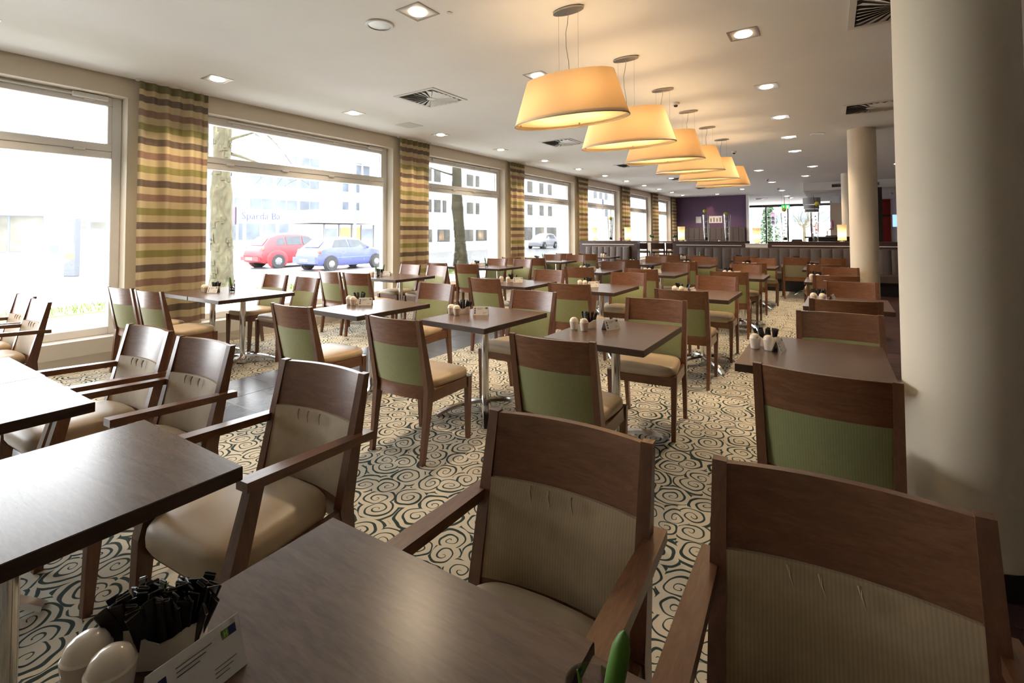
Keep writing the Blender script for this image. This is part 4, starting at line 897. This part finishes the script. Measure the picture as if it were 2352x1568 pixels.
MB().tube([(-0.1, 0, 0), (-0.1, 0, 0.12), (-0.06, 0, 0.2), (0.02, 0, 0.22), (0.05, 0, 0.2)], 0.022, 10).build('spout', 'chrome', bt, True); MB().box(-0.14, 0.12, -0.06, 0.06, 0, 0.03).build('tray', 'black', bt)
MB().lathe([(0.015, 0.2), (0.028, 0.30), (0.02, 0.42), (0.008, 0.46)], 12, (0.03, 0, 0)).build('handle', 'candle', bt, True)
candle(-0.42, 15.75, 1.26, 'purple candle glass on the bar counter')
cb = thing('cabinet', 'tall blackish wood cabinet on legs in the corridor', 'cabinet', (1.17, 20.2, 0))
MB().cbox(-0.29, 0.29, 0, 0.6, 0.14, 2.88, 0.005).build('body', 'cabinet', cb)
for z in (0.72, 1.0): MB().box(0.05, 0.24, -0.02, 0, z, z + 0.02).build('handle', 'steel', cb)
for x in (-0.25, 0.25):
    for y in (0.05, 0.55): MB().box(x - 0.02, x + 0.02, y - 0.02, y + 0.02, 0, 0.14).build('leg', 'steel', cb)
tv = thing('wall_screen', 'lit blue screen on the lilac corridor wall', 'screen', (2.42, 26.25, 1.85)); MB().box(-0.09, 0, -0.15, 0.35, -0.28, 0.28).build('casing', 'black', tv); MB().box(-0.20, 0.0, -0.175, -0.15, -0.26, 0.26).build('display', 'screen', tv)
sc_ = thing('ceiling_spotlight', 'small pale spotlight under the dropped ceiling in the corridor', 'spotlight', (1.95, 23.0, 2.885)); MB().tube([(0, 0, 0), (0, 0, -0.06)], 0.012, 8).build('stem', 'steel', sc_); MB().tube([(0.03, 0.05, -0.05), (-0.05, -0.08, -0.1)], [0.03, 0.04], 12).build('head', 'plastic', sc_, True)

# ------------------------------------------------------------------ outdoors
GZ = -0.15
struct(MB().box(-13.6, XW - 0.36, -30, 34, GZ - 0.1, GZ + 0.05).build('ground', 'pave'), 'pale pavement outside the windows')
struct(MB().box(-90, -13.6, -60, 130, GZ - 0.12, GZ).build('road', 'road'), 'wet asphalt street'); struct(MB().box(-90, -27.5, -60, 130, GZ, GZ + 0.06).build('ground', 'pave'), 'pale pavement across the street')
struct(MB().box(-13.6, 60, 36, 130, GZ - 0.1, GZ - 0.01).build('ground', 'pave'), 'pale forecourt outside the lobby')
struct(MB().box(-13.85, -13.6, -30, 34, GZ, GZ + 0.06).build('kerb', 'stone'), 'stone kerb'); 
for k in range(8): struct(MB().box(-19.95, -19.83, -18 + 9 * k, -13 + 9 * k, GZ, GZ + 0.004).build('road_marking', 'roadline'), 'white lane marking')
g = MB().box(-13.3, -11.8, -30, 34, GZ - 0.05, GZ + 0.07)
gr = tag(g.build('lawn_strip', 'grass'), 'strip of winter lawn between pavement and street', 'grass', kind='structure')
rnd = random.Random(3); m = MB()
for k in range(5200):
    x, y = rnd.uniform(-13.25, -11.85), rnd.uniform(-2, 30); h = rnd.uniform(0.04, 0.13); q = rnd.uniform(0, 6.28)
    if min(math.hypot(x + 12.35, y - 5.84), math.hypot(x + 12.5, y - 15.1)) < 0.5: continue
    dx, dy = 0.012 * math.cos(q), 0.012 * math.sin(q)
    m.add([(x - dx, y - dy, GZ + 0.06), (x + dx, y + dy, GZ + 0.06), (x + rnd.uniform(-0.05, 0.05), y + rnd.uniform(-0.05, 0.05), GZ + 0.07 + h)], [(0, 1, 2)])
tag(m.build('grass_blades', 'grass'), 'loose blades of grass on the lawn strip', 'grass', kind='stuff')
def tree(x, y, rr, lean, label, seed, top=7.5):
    rnd = random.Random(seed); t = thing('plane_tree', label, 'tree', (x, y, GZ), group='plane trees outside the windows'); rings = []; n = 22
    for k in range(30):
        z = top * k / 29; r_ = rr * (1.0 + 0.55 * math.exp(-z / 0.45)) * (1 - 0.30 * z / top) * (1 + 0.05 * math.sin(z * 2.3 + seed) + (0.16 * math.exp(-((z - 2.55) / 0.22) ** 2)))
        rings.append([(lean * z + 0.03 * math.sin(z * 1.7) + r_ * (1 + 0.05 * math.sin(5 * q_ + z * 3)) * math.cos(q_), r_ * (1 + 0.05 * math.sin(4 * q_ - z * 2)) * math.sin(q_), z) for q_ in (2 * PI * j / n for j in range(n))])
    tr = MB().loft(rings).build('trunk', 'bark', t, True)
    fl = MB().add([(0, -0.05, -0.06), (0.006, 0.05, -0.05), (0.010, 0.04, 0.06), (0.004, -0.04, 0.05), (0.03, 0, -0.055)], [(0, 1, 2, 3), (0, 4, 1)]).mesh('bark_flake', 'bark')
    for k in range(110):
        z = rnd.uniform(0.2, 4.2); q_ = rnd.uniform(0, 2 * PI); r_ = rr * (1.02 + 0.55 * math.exp(-z / 0.45)) * (1 - 0.3 * z / top)
        o = link('bark_flake', fl, tr, (lean * z + 0.03 * math.sin(z * 1.7) + r_ * math.cos(q_), r_ * math.sin(q_), z), q_); o.scale = (1, rnd.uniform(0.5, 1.3), rnd.uniform(0.5, 1.4))
    for k in range(7):
        z = rnd.uniform(3.4, 5.8); q_ = rnd.uniform(0, 6.28); p0 = Vector((lean * z, 0, z)); path = [p0]; d = Vector((math.cos(q_), math.sin(q_), rnd.uniform(-0.35, 0.4)))
        for j in range(6): d = (d + Vector((rnd.uniform(-.25, .25), rnd.uniform(-.25, .25), rnd.uniform(-.2, .15)))).normalized(); path.append(path[-1] + d * 0.4)
        br = MB().tube(path, [0.05, 0.035, 0.025, 0.018, 0.012, 0.008, 0.003], 6).build('branch', 'bark', t, True)
        for j in range(2, 6):
            d2 = Vector((rnd.uniform(-1, 1), rnd.uniform(-1, 1), rnd.uniform(-0.8, 0.3))).normalized(); MB().tube([path[j], path[j] + d2 * 0.3, path[j] + d2 * 0.6 + Vector((0, 0, -0.06))], [0.008, 0.005, 0.002], 4).build('twig', 'bark', br)
tree(-12.35, 5.84, 0.235, -0.012, 'plane tree trunk with flaking bark behind the first window table', 3); tree(-12.5, 15.1, 0.235, -0.055, 'leaning plane tree trunk outside the third window', 8)

def wheel(t, x, y, rr, w_, out):
    t_ = MB(); prof = [(rr * 0.62, -w_ / 2), (rr * 0.97, -w_ / 2), (rr, -w_ * 0.3), (rr, w_ * 0.3), (rr * 0.97, w_ / 2), (rr * 0.62, w_ / 2)]
    n = 30; rings = [[(x + z, y + a_ * math.cos(2 * PI * j / n), rr + a_ * math.sin(2 * PI * j / n)) for j in range(n)] for a_, z in prof]
    o = t_.loft(rings).build('wheel', 'tyre', t, True)
    hb = MB(); xo = x + out * w_ * 0.42; hb.loft([[(xx, y + a_ * math.cos(2 * PI * j / n), rr + a_ * math.sin(2 * PI * j / n)) for j in range(n)] for a_, xx in ((rr * 0.62, xo), (rr * 0.58, xo + out * 0.012), (rr * 0.2, xo + out * 0.03))]).build('hubcap', 'hub', o, True)
    for k in range(6):
        q = 2 * PI * k / 6 + 0.3; c, s_ = math.cos(q), math.sin(q); MB().add([(xo + out * 0.026, y + rr * (0.42 * c + e * -s_), rr + rr * (0.42 * s_ + e * c)) for e in (0.07,)] + [(xo + out * 0.026, y + rr * (0.52 * c + 0.06 * s_), rr + rr * (0.52 * s_ - 0.06 * c)), (xo + out * 0.03, y + rr * 0.33 * c, rr + rr * 0.33 * s_)], [(0, 1, 2)]).build('slot', 'tyre', o)
def car(name, label, loc, rz, paint, L, W, st, glz, wheels, rr, belt):
    """st: stations (y, bottom, shoulder z, top z, half width at shoulder, half width at top); y runs from tail to nose"""
    t = thing(name, label, 'car', loc, rz); rings = []
    for (y, zb, zs, zt, hs, ht) in st:
        zt = max(zt, zs + 0.01); half = [(hs * 0.90, zb), (hs, zb + 0.14), (hs * 1.005, (zb + zs) / 2), (hs, zs), (ht + (hs - ht) * 0.12, zs + (zt - zs) * 0.86), (ht * 0.88, zt)]
        rings.append([(a_, y, z) for a_, z in half] + [(0, y, zt + 0.015)] + [(-a_, y, z) for a_, z in half[::-1]] + [(0, y, zb)])
    MB().loft(rings).build('body', paint, t, True)
    for poly in glz:            # side windows as (y, z) outlines set on the sloping cabin sides
        for s in (-1, 1):
            def X(y, z):
                for i in range(len(st) - 1):
                    if st[i][0] <= y <= st[i + 1][0]:
                        u = (y - st[i][0]) / (st[i + 1][0] - st[i][0]); v = [st[i][k] + (st[i + 1][k] - st[i][k]) * u for k in range(6)]; break
                else: v = st[-1]
                f = min(1, max(0, (z - v[2]) / max(0.05, (v[3] - v[2]) * 0.86))); return v[4] + (v[5] + (v[4] - v[5]) * 0.12 - v[4]) * f
            MB().add([(s * (X(y, z) + e), y, z) for e in (0.004, 0.016) for y, z in poly], [tuple(range(len(poly))), tuple(range(len(poly), 2 * len(poly)))]).build('side_window', 'carglass', t)
    for y in wheels:
        for s in (-1, 1):
            xs = s * (W / 2 - 0.09); n = 26; MB().loft([[(xs + s * e, y + (rr + 0.06) * math.cos(2 * PI * j / n), rr + 0.02 + (rr + 0.06) * math.sin(2 * PI * j / n)) for j in range(n)] for e in (0.02, 0.098)]).build('wheel_arch', 'tyre', t)
            wheel(t, s * (W / 2 - 0.05), y, rr, 0.19, s)
    return t
rc = car('red_car', 'rounded red retro car stopped on the street behind the blue car', (-21.95, 13.75, GZ), 0.0, 'carred', 4.3, 1.72,
    [(-2.12, 0.42, 0.62, 0.66, 0.66, 0.6), (-2.05, 0.30, 0.66, 0.86, 0.78, 0.64), (-1.88, 0.24, 0.90, 1.06, 0.82, 0.66), (-1.55, 0.22, 0.98, 1.42, 0.85, 0.60), (-1.15, 0.20, 1.0, 1.57, 0.86, 0.60), (-0.3, 0.20, 0.99, 1.61, 0.85, 0.60), (0.35, 0.20, 0.97, 1.55, 0.85, 0.58), (0.75, 0.20, 0.95, 1.30, 0.84, 0.62), (1.05, 0.20, 0.92, 1.02, 0.83, 0.7), (1.7, 0.22, 0.82, 0.92, 0.80, 0.55), (2.1, 0.32, 0.60, 0.70, 0.62, 0.4)],
    [[(-1.42, 1.06), (-0.98, 1.06), (-0.98, 1.42), (-1.25, 1.36)], [(-0.90, 1.06), (-0.12, 1.06), (-0.12, 1.47), (-0.90, 1.44)], [(-0.04, 1.06), (0.72, 1.05), (0.35, 1.42), (-0.04, 1.47)]], (-1.32, 1.30), 0.325, 1.0)
for s in (-1, 1): MB().ico((s * 0.83, -1.32, 0.42), 0.52, 20, 10, 0.14, 1.0, 0.88).build('fender', 'carred', rc, True); MB().ico((s * 0.72, -1.93, 0.86), 0.12, 14, 8, 0.6, 0.6, 1.2).build('tail_light', 'taillight', rc, True)
MB().box(-0.74, 0.74, -2.2, -2.0, 0.36, 0.54).build('bumper', 'carred', rc); MB().box(-0.26, 0.26, -2.215, -2.2, 0.40, 0.51).build('number_plate', 'plate', rc)
MB().add([(-0.55, -1.915, 1.06), (0.55, -1.915, 1.06), (0.48, -1.60, 1.40), (-0.48, -1.60, 1.40)], [(0, 1, 2, 3)]).build('rear_window', 'carglass', rc); MB().box(-0.5, 0.5, -0.8, 0.9, 0.0, 0.01).build('floor_pan', 'tyre', rc)
bc = car('blue_car', 'blue hatchback stopped on the street in front of the red car', (-18.45, 13.95, GZ), 0.02, 'carblue', 3.85, 1.64,
    [(-1.92, 0.38, 0.60, 0.64, 0.66, 0.6), (-1.86, 0.28, 0.66, 0.80, 0.76, 0.66), (-1.66, 0.22, 0.88, 0.98, 0.79, 0.66), (-1.30, 0.20, 0.93, 1.28, 0.81, 0.58), (-0.95, 0.19, 0.94, 1.38, 0.82, 0.57), (-0.2, 0.19, 0.94, 1.42, 0.82, 0.57), (0.35, 0.19, 0.93, 1.36, 0.82, 0.56), (0.75, 0.19, 0.92, 1.12, 0.81, 0.6), (1.0, 0.20, 0.88, 0.96, 0.80, 0.68), (1.6, 0.22, 0.76, 0.84, 0.77, 0.6), (1.9, 0.32, 0.58, 0.64, 0.6, 0.45)],
    [[(-1.18, 0.99), (-0.35, 0.99), (-0.38, 1.32), (-0.95, 1.29)], [(-0.27, 0.99), (0.80, 0.97), (0.35, 1.27), (-0.29, 1.33)]], (-1.25, 1.18), 0.285, 0.94)
for s in (-1, 1): MB().ico((s * 0.70, -1.74, 0.78), 0.15, 14, 8, 0.6, 0.6, 0.95).build('tail_light', 'taillight', bc, True); MB().box(s * 0.82 - 0.012, s * 0.82 + 0.012, -0.95, 0.85, 0.52, 0.57).build('rub_strip', 'signblue', bc); MB().ico((s * 0.90, 0.62, 0.98), 0.09, 10, 6, 1, 0.6, 0.8).build('mirror', 'carblue', bc, True)
MB().box(-0.76, 0.76, -2.0, -1.84, 0.32, 0.58).build('bumper', 'carblue', bc); MB().box(-0.26, 0.26, -2.015, -2.0, 0.40, 0.50).build('number_plate', 'plate', bc)
MB().add([(-0.55, -1.70, 1.0), (0.55, -1.70, 1.0), (0.46, -1.34, 1.27), (-0.46, -1.34, 1.27)], [(0, 1, 2, 3)]).build('rear_window', 'carglass', bc)
car('white_car', 'silver white compact car driving past beyond the fourth window', (-24.6, 42.8, GZ), PI + 0.04, 'carwhite', 3.8, 1.68,
    [(-1.9, 0.36, 0.66, 0.80, 0.7, 0.6), (-1.75, 0.24, 0.9, 1.2, 0.80, 0.6), (-1.3, 0.2, 0.95, 1.48, 0.83, 0.58), (-0.3, 0.2, 0.95, 1.53, 0.84, 0.58), (0.5, 0.2, 0.93, 1.36, 0.83, 0.58), (1.1, 0.2, 0.88, 1.0, 0.82, 0.66), (1.6, 0.22, 0.72, 0.82, 0.78, 0.6), (1.88, 0.3, 0.56, 0.62, 0.6, 0.45)],
    [[(-1.3, 1.0), (-0.35, 1.0), (-0.35, 1.42), (-1.1, 1.38)], [(-0.27, 1.0), (0.85, 0.98), (0.4, 1.3), (-0.27, 1.42)]], (-1.2, 1.2), 0.30, 0.95)

def building(name, label, x, y0, y1, h, wallm, rows, frame='greyframe', pane='glassy', depth=8.0):
    """rows: list of (z0, z1, [(ya, yb), ...]) window openings on the street side"""
    t = thing(name, label, 'building', (x, (y0 + y1) / 2, GZ)); c = (y0 + y1) / 2
    MB().box(-depth, 0, y0 - c, y1 - c, 0, h).build('wall', wallm, t)
    for z0, z1, ws in rows:
        for ya, yb in ws:
            f = MB().box(0, 0.06, ya - c, yb - c, z0, z1).build('window', frame, t)
            k = max(1, int(round((yb - ya) / 1.3))); wd = (yb - ya) / k
            for i in range(k): MB().box(0.06, 0.075, ya - c + wd * i + 0.06, ya - c + wd * (i + 1) - 0.06, z0 + 0.07, z1 - 0.07).build('pane', pane, f)
    return t
def rep(a, b, n, fill=0.8): w_ = (b - a) / n; return [(a + w_ * i + w_ * (1 - fill) / 2, a + w_ * (i + 1) - w_ * (1 - fill) / 2) for i in range(n)]
bk = building('office_block', 'white office block with ribbon windows and a bank sign across the street', -55, 22.0, 38.4, 15.5, 'render', [(z, z + 1.15, rep(22.6, 38.0, 5, 0.86)) for z in (12.9, 10.1, 7.25)] + [(4.45, 5.75, rep(22.6, 38.0, 5, 0.9)), (0.9, 2.9, rep(22.6, 38.0, 8, 0.85))])
for z in (9.5, 6.6, 12.3): MB().box(0, 0.9, -8.2, 8.2, z - 0.35, z + 0.1).build('balcony', 'render', bk)
text('sign_lettering', 'Sparda Bank', 1.15, 'ink_blue', bk, (0.2, 0.6, 3.65), (PI / 2, 0, PI / 2), 0.03)
gb = building('gabled_house', 'white house with three pointed gables across the street', -54, 38.6, 56, 11.2, 'render', [(9.7, 11.0, [(42.6, 43.7), (44.0, 45.1), (47.2, 48.3), (51, 52.2)]), (7.2, 8.5, [(40.6, 41.6), (42.4, 43.4), (46.2, 47.4), (49, 50.2)]), (4.6, 5.9, [(40.6, 41.6), (42.4, 43.4), (46.2, 47.4), (49, 50.2)])])
for k in range(4):
    yc = 40.7 - 47.3 + 3.6 * k
    MB().prism([(yc - 1.75, 11.2), (yc + 1.75, 11.2), (yc, 13.0)], 'x', -6, 0.5).build('gable_roof', 'slate_roof', gb); MB().prism([(yc - 1.1, 11.0), (yc + 1.1, 11.0), (yc, 12.2)], 'x', 0.5, 0.56).build('shaded_gable_cladding', 'greyframe', gb)  # dark gable cladding, with the shade of its recess put into the flat colour
ki = building('kiosk', 'low kiosk with orange fronts and grey roof across the street', -40, 27.0, 34.2, 2.5, 'stone', [(1.05, 2.15, [(28.2, 29.5), (32.4, 33.8)])], depth=4)
MB().prism([(-4.4, 3.3), (-3.0, 3.9), (3.8, 3.9), (3.8, 2.6), (-4.6, 2.6)], 'x', -4.2, 0.9).build('roof', 'slate_roof', ki)
for ya, yb in ((29.8, 31.0), (31.3, 32.2)): MB().box(0, 0.1, ya - 30.6, yb - 30.6, 0.7, 2.2).build('panel', 'orange', ki)
for ya in (28.0, 29.65, 31.15, 32.3, 33.9): MB().box(0.05, 0.2, ya - 30.65, ya - 30.55, 0, 2.5).build('pillar', 'band', ki)
sh = building('shop_building', 'low shop with a pale blue band seen through the first window', -40, -6, 13.6, 4.5, 'render', [(0.55, 2.75, [(3.0, 5.4), (5.6, 8.6)]), (1.95, 2.45, [(9.6, 10.6), (10.8, 11.6), (11.8, 13.2)])], 'band', 'glassy2')
MB().box(0, 0.5, -9.8, 9.8, 2.95, 4.55).build('fascia', 'band', sh)
for ya, yb, mm in ((9.6, 10.6, 'stone'), (10.8, 11.7, 'aqua'), (11.9, 13.2, 'render')): MB().box(0, 0.05, ya - 3.8, yb - 3.8, 0.6, 1.7).build('poster', mm, sh)
up_ = building('raised_block', 'white block on a dark undercroft above the low shop', -50, -8, 11.5, 12, 'render', [(8.5, 9.8, rep(-6, 11, 5, 0.7))])
MB().box(0, 0.4, -9.7, 4.5, 5.4, 6.3).build('undercroft', 'slate_roof', up_); MB().box(0, 0.4, 1.0, 1.8, 4.5, 5.4).build('undercroft_pier', 'slate_roof', up_)
building('terrace_house', 'pale terrace house with shop windows seen through the third window', -42, 42, 62, 14, 'render', [(4.3, 5.9, [(44.2, 44.9), (45.4, 46.6), (47, 47.7), (52, 53.4), (54, 54.8)]), (8.2, 9.8, [(44.2, 44.9), (45.4, 46.6), (52, 53.4), (54, 54.8)]), (0.5, 2.1, [(42.6, 45.0), (46.0, 48.4), (50.8, 53.4), (54.0, 56.6)])], 'band', 'glassy2')
building('corner_house', 'pale corner house with an awning seen through the fourth window', -42, 63, 92, 14, 'render', [(8.4, 10.3, [(68, 69.6), (72, 73.4), (75, 76.4)]), (4.6, 6.4, [(68, 69.6), (72, 73.4), (75, 76.4)]), (0.4, 2.6, [(66.5, 69.5), (70.5, 73.5), (74.5, 78)])], 'band', 'glassy2')
building('end_house', 'far white house seen through the fifth window', -42, 93, 128, 14, 'render', [(5.2, 7.2, [(95, 96.6), (98, 99.6), (101, 102.6)]), (9, 11, [(95, 96.6), (98, 99.6), (101, 102.6)]), (0.2, 3.0, [(96.5, 99)])])
def signal(x, y, z, rz, label, pole=True):
    t = thing('traffic_light', label, 'traffic light', (x, y, GZ), rz)
    MB().cbox(-0.16, 0.16, -0.14, 0.14, z, z + 1.0, 0.02).build('housing', 'signal', t)
    for k in range(3):
        MB().tube([(0, -0.14, z + 0.17 + 0.33 * k), (0, -0.16, z + 0.17 + 0.33 * k)], 0.11, 14).build('lens', 'sigred' if k == 2 else 'tyre', t); MB().lathe([(0.13, -0.30), (0.13, -0.14)], 14, (0, 0, 0), 1, 1, False)
        MB().loft([[(0.13 * math.cos(q), yy, z + 0.19 + 0.33 * k + 0.13 * math.sin(q)) for q in (PI * j / 8 for j in range(9))] for yy in (-0.36, -0.14)], cap=False, closed=False).build('hood', 'signal', t)
    if pole: MB().cyl((0, 0.2), 0.06, 0, z + 1.2, 12).build('pole', 'greyframe', t)
signal(-24.5, 57.0, 3.0, PI / 2 + 0.4, 'red traffic light seen through the fifth window'); signal(-27.5, 13.6, 2.1, -0.9, 'traffic light beside the first plane tree trunk')
rs = thing('road_sign', 'round blue direction sign with white arrow above the fifth window transom', 'road sign', (-25.0, 59.5, GZ), PI / 2 + 0.5)
MB().tube([(0, -0.04, 5.3), (0, 0.0, 5.3)], 0.75, 28).build('disc', 'signblue', rs); MB().prism([(-0.12, 4.8), (0.12, 4.8), (0.12, 5.4), (0.32, 5.4), (0, 5.9), (-0.32, 5.4), (-0.12, 5.4)], 'y', -0.06, -0.04).build('arrow', 'signwhite', rs); MB().cyl((0, 0.06), 0.05, 0, 6.0, 10).build('pole', 'greyframe', rs)
lp = thing('street_lamp', 'slim pale street lamp post beside the kiosk', 'street lamp', (-31.0, 24.5, GZ)); MB().lathe([(0.13, 0), (0.10, 3), (0.07, 9)], 14).build('pole', 'band', lp, True); MB().tube([(0, 0, 9), (0.4, 0, 9.4), (1.2, 0, 9.5)], 0.05, 8).build('arm', 'band', lp, True); MB().cbox(1.0, 1.7, -0.12, 0.12, 9.45, 9.57, 0.02).build('lamp_head', 'greyframe', lp)
ph = thing('public_phone', 'white rounded public phone on a post seen through the first window', 'phone', (-20.0, 4.75, GZ), 0.5)
MB().cyl((0, 0), 0.04, 0, 0.75, 12).build('post', 'plastic', ph, True); MB().ico((0, 0, 1.12), 0.36, 20, 12, 0.75, 0.75, 1.3).build('hood', 'plastic', ph, True); MB().tube([(0.03, -0.27, 1.12), (0.04, -0.29, 1.12)], 0.12, 20).build('opening', 'signblue', ph); MB().cbox(0.2, 0.29, -0.1, 0.12, 0.80, 1.0, 0.01).build('panel', 'yellow', ph)
tt = thing('information_pillar', 'tall pale blue information pillar behind the public phone', 'pillar', (-24.0, 5.95, GZ), 0.5); MB().cbox(-0.28, 0.28, -0.1, 0.1, 0, 2.2, 0.02).build('slab', 'band', tt); MB().box(-0.2, 0.2, -0.115, -0.1, 1.3, 2.05).build('poster', 'signwhite', tt)
tag(MB().cbox(-30.8, -30.0, 5.9, 6.8, GZ, GZ + 1.5, 0.03).build('utility_box', 'plastic'), 'white street utility box before the shop windows', 'utility box')
fl_ = thing('floodlight', 'small grey floodlight mounted outside the third window', 'floodlight', (XW - 0.62, 7.15, 2.72)); MB().cbox(-0.1, 0.1, -0.06, 0.1, -0.07, 0.07, 0.01).build('housing', 'greyframe', fl_); MB().tube([(0, 0.1, 0.0), (0.26, 0.16, 0.05)], 0.02, 8).build('bracket', 'greyframe', fl_)
# behind the lobby glass
cf = thing('conifer', 'green conifer outside the lobby windows', 'tree', (-4.25, 45, GZ)); MB().cyl((0, 0), 0.12, 0, 3, 10).build('trunk', 'branch', cf)
rnd = random.Random(11); m = MB()
for k in range(1500):
    z = rnd.uniform(0.1, 4.2); R = 1.25 * (1 - z / 4.6) * math.sqrt(rnd.uniform(0.15, 1)); q = rnd.uniform(0, 6.28); x, y = R * math.cos(q), R * math.sin(q); s_ = 0.16
    m.add([(x, y, z), (x + s_ * math.cos(q + 0.8), y + s_ * math.sin(q + 0.8), z - 0.06), (x + 1.7 * s_ * math.cos(q), y + 1.7 * s_ * math.sin(q), z - 0.13), (x + s_ * math.cos(q - 0.8), y + s_ * math.sin(q - 0.8), z - 0.06)], [(0, 1, 2, 3)])
tag(m.build('needles', 'needle', cf), kind='stuff')
def bare(x, y, h, label, seed):
    rnd = random.Random(seed); t = thing('bare_tree', label, 'tree', (x, y, GZ)); MB().tube([(0, 0, 0), (0.03, 0, h * 0.5), (0, 0, h)], [0.16, 0.13, 0.11], 10).build('trunk', 'bark', t, True)
    for k in range(12):
        q = rnd.uniform(0, 6.28); p_ = [Vector((0, 0, h * rnd.uniform(0.85, 1)))]; d = Vector((math.cos(q), math.sin(q), 0.5))
        for j in range(5): d = (d + Vector((rnd.uniform(-.5, .5), rnd.uniform(-.5, .5), rnd.uniform(-.3, .5)))).normalized(); p_.append(p_[-1] + d * 0.45)
        br = MB().tube(p_, [0.05, 0.04, 0.03, 0.022, 0.014, 0.006], 5).build('branch', 'bark', t, True)
        for j in range(1, 6):
            for _ in range(2): d2 = Vector((rnd.uniform(-1, 1), rnd.uniform(-1, 1), rnd.uniform(-.4, 1))).normalized(); MB().tube([p_[j], p_[j] + d2 * 0.5], [0.012, 0.003], 4).build('twig', 'bark', br)
bare(-1.9, 48.5, 2.2, 'bare pale-barked tree outside the lobby windows', 5); bare(-8.2, 49, 2.3, 'bare tree outside the lobby windows beside the conifer', 6)
signal(-3.75, 43.0, 2.1, 0.0, 'traffic light before the conifer outside the lobby'); 
hs = thing('street_front', 'white street front with a red band outside the lobby', 'building', (-3, 62, GZ)); MB().box(-14, 10, 0, 5, 0, 4.2).build('wall', 'render', hs); MB().box(1.2, 3.8, -0.1, 0, 1.6, 2.3).build('red_band', 'redpanel', hs)
for k in range(9): MB().box(-13 + 2.5 * k, -11.4 + 2.5 * k, -0.06, 0, 2.6, 3.8).build('window', 'glassy', hs)
